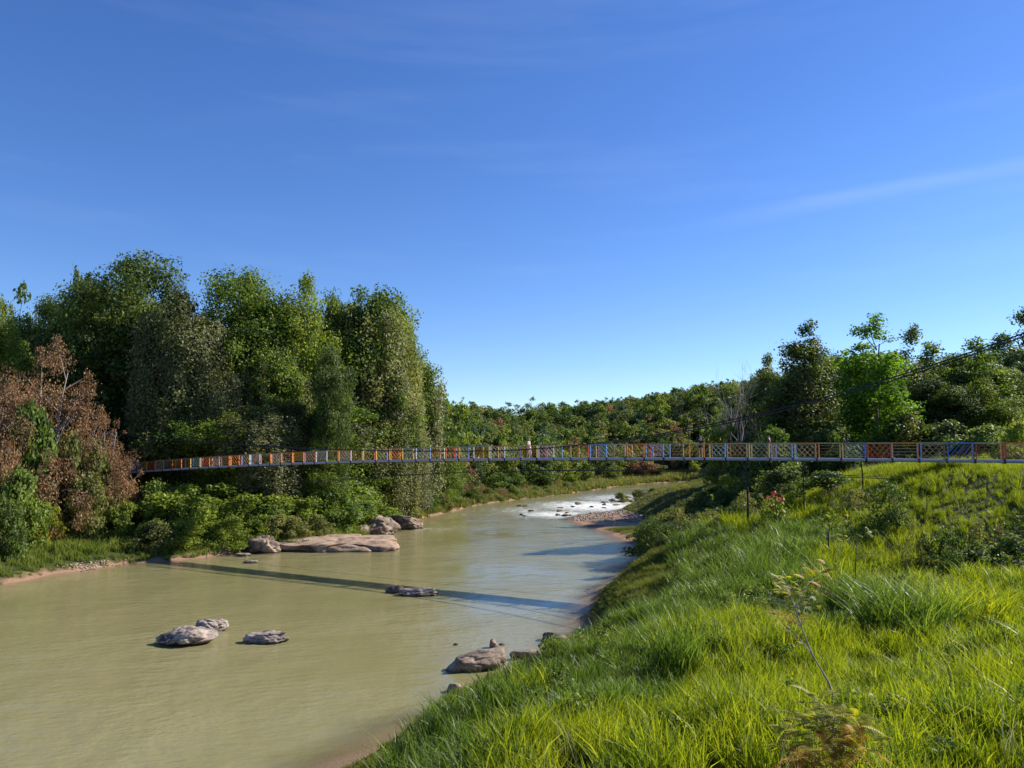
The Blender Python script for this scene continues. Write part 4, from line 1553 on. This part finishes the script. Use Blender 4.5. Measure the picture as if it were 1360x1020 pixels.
def scatter(name, label, X, Y, S, sources, seed, Z=None):
    r = np.random.default_rng(seed)
    Z = terrain(X, Y) if Z is None else Z
    me = bpy.data.meshes.new(name)
    me.vertices.add(len(X))
    me.vertices.foreach_set('co', np.c_[X, Y, Z].astype(np.float32).ravel())
    a = me.attributes.new('ps', 'FLOAT_VECTOR', 'POINT')
    a.data.foreach_set('vector', np.c_[S, S, S * (.85 + .3 * r.random(len(X)))].astype(np.float32).ravel())
    a = me.attributes.new('pr', 'FLOAT_VECTOR', 'POINT')
    a.data.foreach_set('vector', np.c_[r.normal(size=len(X)) * .1, r.normal(size=len(X)) * .1, r.random(len(X)) * 6.283].astype(np.float32).ravel())
    a = me.attributes.new('pi', 'INT', 'POINT')
    a.data.foreach_set('value', r.integers(0, len(sources), len(X)).astype(np.int32))
    o = link(name, me)
    tag(o, label, 'grass', kind='stuff')
    ng = bpy.data.node_groups.new(name, 'GeometryNodeTree')
    ng.interface.new_socket('Geometry', in_out='INPUT', socket_type='NodeSocketGeometry')
    ng.interface.new_socket('Geometry', in_out='OUTPUT', socket_type='NodeSocketGeometry')
    N, Lk = ng.nodes, ng.links
    gi, go = N.new('NodeGroupInput'), N.new('NodeGroupOutput')
    jn = N.new('GeometryNodeJoinGeometry')
    for so in sources:
        ob = N.new('GeometryNodeObjectInfo')
        ob.inputs['Object'].default_value = so
        ob.inputs['As Instance'].default_value = True
        Lk.new(ob.outputs['Geometry'], jn.inputs[0])
    ip = N.new('GeometryNodeInstanceOnPoints')
    ip.inputs['Pick Instance'].default_value = True

    def attr(nm, ty):
        t = N.new('GeometryNodeInputNamedAttribute')
        t.data_type = ty
        t.inputs['Name'].default_value = nm
        return t.outputs['Attribute']
    er = N.new('FunctionNodeEulerToRotation')
    Lk.new(attr('pr', 'FLOAT_VECTOR'), er.inputs[0])
    Lk.new(gi.outputs[0], ip.inputs['Points'])
    Lk.new(jn.outputs[0], ip.inputs['Instance'])
    Lk.new(attr('pi', 'INT'), ip.inputs['Instance Index'])
    Lk.new(er.outputs[0], ip.inputs['Rotation'])
    Lk.new(attr('ps', 'FLOAT_VECTOR'), ip.inputs['Scale'])
    Lk.new(ip.outputs[0], go.inputs[0])
    md = o.modifiers.new('scatter', 'NODES')
    md.node_group = ng
    return o


# what lies behind and between the single trees of the hills reads as one wood
hill_src = []
for key in kinds:
    hill_src.append(bpy.data.objects.new('wood_crown', TREES[key][3]))
wr = np.random.default_rng(31)
wy_ = 185 + 560 * wr.random(16000) ** .8
wx_ = (wr.random(16000) * 1.9 - .9) * wy_
ws, wrt = shore(np.c_[wx_, wy_])
wpx = 680 + F_PX * wx_ / wy_
ok = (ws > 9) & ((~wrt) | (wy_ > 190) & (wpx > 1000))
wx_, wy_, wpx = wx_[ok], wy_[ok], wpx[ok]
wz_ = terrain(wx_, wy_)
cell, kp, hv = {}, [], []
pl = {}
for q_ in placed:
    pl.setdefault((int(q_[0] // 10), int(q_[1] // 10)), []).append(q_)
for i in range(len(wx_)):
    x, y = wx_[i], wy_[i]
    c_ = (int(x // (6.5 + y * .008)), int(y // (6.5 + y * .008)))
    if c_ in cell:
        continue
    near = [q_ for dx in (-1, 0, 1) for dy in (-1, 0, 1) for q_ in pl.get((int(x // 10) + dx, int(y // 10) + dy), [])]
    if near and min(math.hypot(q_[0] - x, q_[1] - y) for q_ in near) < 4.5:
        continue
    h = min((9 + 7 * wr.random()), sky_limit(wpx[i], y) - .006 * y * wr.random() - wz_[i])
    if h < 4:
        continue
    cell[c_] = 1
    kp.append(i)
    hv.append(h)
kp, hv = np.array(kp), np.array(hv)
lx_ = -190 + 125 * wr.random(1500)
ly_ = 15 + 150 * wr.random(1500)
ls_, lr_ = shore(np.c_[lx_, ly_])
ok = (~lr_) & (ls_ > 7) & (680 + F_PX * lx_ / ly_ < -70)
lx_, ly_ = lx_[ok], ly_[ok]
cell2, kl = {}, []
for i in range(len(lx_)):
    c_ = (int(lx_[i] // 7), int(ly_[i] // 7))
    if c_ not in cell2:
        cell2[c_] = 1
        kl.append(i)
lx_, ly_ = lx_[kl], ly_[kl]
wx_, wy_, wz_ = np.r_[wx_[kp], lx_], np.r_[wy_[kp], ly_], np.r_[wz_[kp], terrain(lx_, ly_)]
hv = np.r_[hv, 10 + 7 * wr.random(len(lx_))]
kp = np.arange(len(wx_))
wood = scatter('far_woodland', 'dense mixed wood covering the hills beyond the river and its left side', wx_[kp], wy_[kp], hv / 12.5, hill_src, 9, Z=wz_[kp])
wood['category'] = 'woodland'
print('woodland', len(kp))

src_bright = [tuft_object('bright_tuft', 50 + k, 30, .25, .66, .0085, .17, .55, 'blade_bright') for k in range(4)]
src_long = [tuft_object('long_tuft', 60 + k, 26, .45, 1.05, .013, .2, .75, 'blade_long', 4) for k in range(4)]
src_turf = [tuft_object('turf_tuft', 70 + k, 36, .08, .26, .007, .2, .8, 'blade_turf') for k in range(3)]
def weed_object(name, seed, nst, h, leaf, mat):
    r = np.random.default_rng(seed)
    cl_ = []
    for k in range(nst):
        a = r.random() * 6.283
        d_ = r.random() * h * .45
        cl_.append(((math.cos(a) * d_, math.sin(a) * d_, h * (.25 + .6 * r.random())), (h * .22, h * .22, h * .3), .3 + .4 * r.random()))
    return bpy.data.objects.new(name, crown_mesh(name, seed, cl_, leaf, .5, mat))


src_weed = [weed_object('weed_tuft', 95 + k, 8, .5, .05, 'weed') for k in range(3)]
src_pale = [tuft_object('pale_tuft', 85 + k, 9, .55, 1.1, .007, .16, .95, 'blade_pale', 4) for k in range(3)]
src_bank = [tuft_object('bank_tuft', 80 + k, 26, .35, .9, .03, .4, .7, 'blade_bank') for k in range(3)]

gr = np.random.default_rng(17)


def sample(n_, x0, x1, y0, y1):
    return x0 + (x1 - x0) * gr.random(n_), y0 + (y1 - y0) * gr.random(n_)


def wedge(X, Y, m=.80, pad=3):
    return np.abs(X) < Y * m + pad


BX, BY, BS = [], [], []
LX, LY, LSs = [], [], []
TX, TY, TS = [], [], []
WX_, WY_, WS_ = [], [], []
PX_, PY_, PS_ = [], [], []
for (y0, y1, dens) in ((3, 16, 36), (16, 30, 22), (30, 46, 13), (46, 72, 11), (72, 110, 4)):
    x0, x1 = -14, .8 * y1 + 3
    n_ = int((x1 - x0) * (y1 - y0) * dens)
    X, Y = sample(n_, x0, x1, y0, y1)
    ok = wedge(X, Y)
    X, Y = X[ok], Y[ok]
    s, rgt_ = shore(np.c_[X, Y])
    z = terrain(X, Y)
    ok = rgt_ & (s + (vnoise(X * .8, Y * .8) - .5) * .8 > .5 + 2.0 * np.exp(-((X - .5) ** 2 + (Y - 36) ** 2) / 60)) & (z > .1)
    X, Y, s, z = X[ok], Y[ok], s[ok], z[ok]
    nn = vnoise(X * .35 + 3, Y * .35) - .5
    n3 = vnoise(X * 1.1 + 31, Y * 1.1) - .5
    hi = np.where((Y > 25) & (Y < 52), 15.5, 9.5)
    field = (X > 22) & (Y > 39)
    bright = (s + nn * 7 > hi) | field
    turf = (s + nn * 2.5 < 5.6) & ~bright
    long_ = ~bright & ~turf
    # gaps
    cove = np.hypot((X - 1.7) / 1.9, (Y - 38.2) / 3.2) < 1
    hole = np.minimum(np.hypot((X - 11.5) / 1.9, (Y - 22) / 1.5), np.hypot((X - 13.7) / 1.5, (Y - 22.5) / 1.3)) < 1
    gap = (n3 < -.27)
    big = 1 + np.maximum(0, Y - 22) * .012
    k = (gr.random(len(X)) < (.02 + .2 * (nn > .22) * (n3 > -.05)) * np.clip((Y - 4) / 20, .25, 1)) & (s > 6) & ~field
    WX_.append(X[k]); WY_.append(Y[k]); WS_.append((.6 + .9 * gr.random(k.sum())) * big[k])
    k = (gr.random(len(X)) < np.where(nn > .12, .05, .012)) & (s > 5)
    PX_.append(X[k]); PY_.append(Y[k]); PS_.append((.6 + .5 * gr.random(k.sum())) * big[k])
    k = bright & (~gap | field) & ~hole
    BX.append(X[k]); BY.append(Y[k]); BS.append(((.65 + .75 * gr.random(k.sum())) * big[k] * (1 + .9 * nn[k] + .5 * n3[k]) * np.where(field[k], .62, 1)))
    k = (long_ & ~gap & ~cove & (gr.random(len(X)) < .75)) | (bright & (n3 > .12) & (gr.random(len(X)) < .25) & (Y < 36))
    LX.append(X[k]); LY.append(Y[k]); LSs.append((.55 + .55 * gr.random(k.sum()) ** 1.5) * (1 + 1.0 * nn[k]) * big[k])
    k = (turf | gap | (gr.random(len(X)) < .3) & (s > 2)) & ~cove & ~field
    TX.append(X[k]); TY.append(Y[k]); TS.append((.8 + .6 * gr.random(k.sum())) * big[k] * (.4 + .6 * np.minimum(s[k], 4) / 4))
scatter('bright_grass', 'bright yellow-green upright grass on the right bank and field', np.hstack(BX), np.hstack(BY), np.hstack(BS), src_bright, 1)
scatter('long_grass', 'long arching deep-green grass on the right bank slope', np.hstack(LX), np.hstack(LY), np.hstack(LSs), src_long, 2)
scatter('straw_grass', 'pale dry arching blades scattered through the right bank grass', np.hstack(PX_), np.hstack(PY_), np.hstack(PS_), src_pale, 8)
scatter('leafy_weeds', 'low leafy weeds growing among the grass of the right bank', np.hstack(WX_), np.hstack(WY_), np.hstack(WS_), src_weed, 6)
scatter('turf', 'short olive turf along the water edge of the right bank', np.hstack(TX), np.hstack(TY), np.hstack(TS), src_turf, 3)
# left bank and far bank growth
X, Y = sample(120000, -85, 110, 50, 340)
s, rgt_ = shore(np.c_[X, Y])
k = (s > -.1) & (s < 18) & wedge(X, Y) & ((~rgt_) | ((Y > 66) & (s > 2.5) & (terrain(X, Y) > .7)))
X, Y, s = X[k], Y[k], s[k]
fk = Y > 100
src_far = [tuft_object('far_tuft', 88 + k_, 26, .35, .9, .035, .45, .7, 'leaf_olive') for k_ in range(3)]
scatter('far_bank_grass', 'olive-brown grass and herbs along the far shores', X[fk], Y[fk], (.6 + .9 * gr.random(fk.sum()) ** 2) * np.where(rgt_[k][fk], .55, .65 + Y[fk] / 240) * 1.1, src_far, 5)
kk_ = np.where(k)[0][~fk]
k = kk_
X, Y, s = X[~fk], Y[~fk], s[~fk]
scatter('bank_grass', 'green grass and low herbs along the left bank', X, Y, (.6 + .7 * gr.random(len(X))) * np.where(rgt_[k], .55, np.where((X > -60) & (Y > 72), 1.25, 1.0) * (.65 + Y / 240)) * np.where(Y > 110, 1.0 + .5 * gr.random(len(X)), .6 + .5 * np.minimum(s, 3) / 3), src_bank, 4)
print('tufts', [len(np.hstack(a)) for a in (BX, LX, TX)], len(X))


# tall clumps of broad grass that stand out singly
def clump(px, base_py, top_py, w_px, Y, nb, seed, label, mat='blade_long', wid=.014):
    q = at_y(px, base_py, Y)
    g = tz(q[0], Y)
    H = at_y(px, top_py, Y)[2] - g
    r = w_px * Y / F_PX / 2
    o = tuft_object('tall_grass', seed, nb, H * .45, H * 1.05, wid, r * .6, .75, mat, 5)
    o.location = (q[0], Y, g)
    COL.objects.link(o)
    tag(o, label, 'grass clump')


clump(1205, 850, 745, 190, 22, 1300, 301, 'big tall clump of arching grass before the shaded ditch', 'blade_long', .020)
clump(1292, 850, 752, 150, 22.5, 900, 302, 'yellow-green tall clump beside the big arching clump', 'blade_bright', .014)
clump(1250, 850, 756, 160, 24, 160, 307, 'sparse pale arching blades rising out of the big clump', 'blade_pale', .014)
clump(1120, 800, 735, 70, 27, 260, 303, 'dark narrow grass clump left of the big arching clump')
clump(900, 900, 790, 110, 19, 300, 304, 'long-bladed clump on the slope above the turf')
clump(790, 960, 890, 100, 16, 260, 305, 'dark long-bladed clump low on the near slope')
clump(1020, 760, 705, 110, 34, 300, 306, 'pale-bladed clump on the crest of the slope')


bush_at('bush_dark', 1300, 0, 722, 110, 31.5, 'broad dark bush down in the shaded ditch')
bush_at('bush_dark', 1352, 0, 712, 130, 31.5, 'largest dark bush down in the shaded ditch')
bush_at('fine_bush', 1260, 0, 728, 70, 31, 'small dark bush at the mouth of the shaded ditch')
# ------------------------------------------------------------------ feathery saplings and the red shrub
def pinnate(mesh, at, d, L, width, tones, r):
    """a feathery leaf: rachis direction d, leaflets either side"""
    V, Fc, Tn = mesh
    d = d / np.linalg.norm(d)
    up_ = np.array([0, 0, 1.0])
    side = np.cross(d, up_)
    side /= np.linalg.norm(side) + 1e-9
    n_ = 11
    for k in range(n_):
        q = (k + .6) / n_
        c_ = at + d * L * q - up_ * L * .35 * q * q
        w = width * math.sin(math.pi * (.12 + .83 * q)) ** .6
        for s_ in (-1, 1):
            tip = c_ + side * s_ * w + d * w * .35 - up_ * w * .15
            th = d * L / n_ * .34
            i0 = len(V)
            V += [c_ - th, c_ + th, tip + th * .5, tip - th * .5]
            Fc.append((i0, i0 + 1, i0 + 2, i0 + 3))
            Tn += [float(np.clip(tones + r.normal() * .15, 0, 1))] * 4


def sapling(name, base, stem_pts, sprays, label, bark, rad):
    e = link(name, None, loc=base)
    tag(e, label, 'sapling')
    mb = MB()
    mb.tube(stem_pts, [rad * (1 - .6 * k / (len(stem_pts) - 1)) for k in range(len(stem_pts))], 7)
    r = np.random.default_rng(len(name) + int(base[1] * 10))
    by = {}
    for (p0, p1, mat, L, nl, tn) in sprays:
        p0, p1 = np.array(p0, float), np.array(p1, float)
        md = (p0 + p1) / 2 + np.array([0, 0, .12 * np.linalg.norm(p1 - p0)])
        mb.tube([p0, md, p1], [rad * .45, rad * .3, rad * .12], 5, cap=False)
        M = by.setdefault(mat, ([], [], []))
        for k in range(nl):
            q = .35 + .65 * k / max(1, nl - 1)
            at_ = p0 * (1 - q) ** 2 + 2 * md * q * (1 - q) + p1 * q * q + r.normal(size=3) * np.array([.5, .5, .38]) * L
            a = r.random() * 6.283
            dd = (p1 - p0) / (np.linalg.norm(p1 - p0) + 1e-9) * .6 + np.array([math.cos(a), math.sin(a), -.35 + 1.1 * r.random()])
            pinnate(M, at_, dd, L * (.6 + .5 * r.random()), L * .2, tn + .2 * r.normal(), r)
    link('stem', mb.mesh('stem', bark, True), e)
    for mat, M in by.items():
        link('foliage', mesh_np('foliage', np.array(M[0]), np.array(M[1]), [mat], np.array(M[2])), e)


def rel(px, py, Y, base):
    return tuple(at_y(px, py, Y) - np.array(base))


Y = 13.0
b = at_y(1112, 945, Y)
b[2] = tz(b[0], Y) - .05
P_ = lambda px, py, dy=0: rel(px, py, Y + dy, b)
sapling('sapling', b, [(0, 0, 0), P_(1112, 940), P_(1100, 905), P_(1079, 870), P_(1064, 832), P_(1056, 806)],
        [(P_(1079, 870), P_(1044, 836, .3), 'leaf_olive', .18, 9, .4), (P_(1064, 832), P_(1036, 822, -.3), 'leaf_orange', .2, 24, .3),
         (P_(1064, 832), P_(1072, 800, .4), 'leaf_olive', .2, 24, .4), (P_(1056, 806), P_(1046, 778, .2), 'leaf_olive', .22, 24, .5),
         (P_(1056, 806), P_(1092, 762, .5), 'leaf_orange', .26, 24, .45), (P_(1056, 806), P_(1034, 772, -.3), 'leaf_yellow', .2, 24, .4),
         (P_(1060, 820), P_(1022, 800, .5), 'leaf_olive', .2, 24, .3), (P_(1056, 806), P_(1086, 790, -.4), 'leaf_olive', .18, 8, .5)],
        'leaning thin sapling with a bare pale stem and rusty feathery top', 'bark_pale', .022)
Y = 8.2
b = at_y(1105, 1018, Y)
b[2] = tz(b[0], Y) - .05
sapling('sapling', b, [(0, 0, 0), P_(1106, 1005), P_(1104, 985), P_(1108, 960)],
        [(P_(1108, 960), P_(1100, 946, .2), 'leaf_yellow', .24, 40, .3), (P_(1104, 980), P_(1050, 980, .2), 'leaf_yellow', .24, 40, .4),
         (P_(1104, 985), P_(1146, 972, -.1), 'leaf_yellow', .24, 40, .55), (P_(1104, 990), P_(1130, 1000, -.3), 'leaf_orange', .24, 40, .4),
         (P_(1104, 990), P_(1075, 1008, -.3), 'leaf_orange', .24, 40, .3), (P_(1106, 975), P_(1128, 955, .2), 'leaf_yellow', .22, 32, .5),
         (P_(1106, 985), P_(1106, 1012, -.4), 'leaf_yellow', .24, 40, .4), (P_(1106, 970), P_(1078, 958, .2), 'leaf_yellow', .22, 32, .4)],
        'young feathery sapling turning yellow and orange, close in the bright grass', 'bark_pale', .016)
Y = 28.0
b = at_y(1137, 815, Y)
b[2] = tz(b[0], Y) - .05
sapling('sapling', b, [(0, 0, 0), P_(1137, 790), P_(1136, 755), P_(1138, 715)],
        [(P_(1138, 730), P_(1110, 712, .4), 'leaf_olive', .24, 26, .6), (P_(1138, 715), P_(1160, 708, -.4), 'leaf_olive', .24, 26, .5), (P_(1137, 745), P_(1165, 735, .4), 'leaf_olive', .24, 26, .5)],
        'upright sapling with a thin dark stem and sparse yellowish top', 'bark_dark', .03)
Y = 40.0
b = at_y(1100, 720, Y)
b[2] = tz(b[0], Y) - .05
sapling('sapling', b, [(0, 0, 0), P_(1100, 712), P_(1102, 700)],
        [(P_(1101, 705), P_(1078, 692, .4), 'leaf_light', .32, 40, .6), (P_(1101, 705), P_(1128, 688, -.4), 'leaf_olive', .32, 40, .8), (P_(1102, 700), P_(1105, 684, .4), 'leaf_light', .32, 40, .6)],
        'low spreading yellow-green sapling on the crest below the slim posts', 'bark_dark', .05)

Y = 52.0
b = at_y(1030, 690, Y)
b[2] = tz(b[0], Y) - .05
sh_ = link('red_shrub', None, loc=b)
tag(sh_, 'shrub with clusters of red leaves among green grass below the bridge', 'shrub')
mb = MB()
tips = [P_(1028, 656), P_(1022, 662, .5), P_(1036, 664, -.4), P_(1026, 672, .3), P_(1042, 670, .3), P_(1016, 674, -.3)]
for t_ in tips:
    mb.tube([(0, 0, 0), tuple(np.array(t_) * .5 + np.array([.1, 0, .1])), t_], [.04, .03, .015], 5)
link('stem', mb.mesh('stem', 'bark'), sh_)
cl = [(tuple(np.array(t_)), (.28, .28, .2), .5) for t_ in tips[:4]]
link('red_leaves', crown_mesh('red_leaves', 91, cl, .17, .8, 'leaf_red'), sh_)
cl = [(tuple(np.array(t_) - np.array([0, 0, .55])), (.5, .5, .4), .5) for t_ in tips]
link('green_leaves', crown_mesh('green_leaves', 92, cl, .17, .8, 'leaf_light'), sh_)
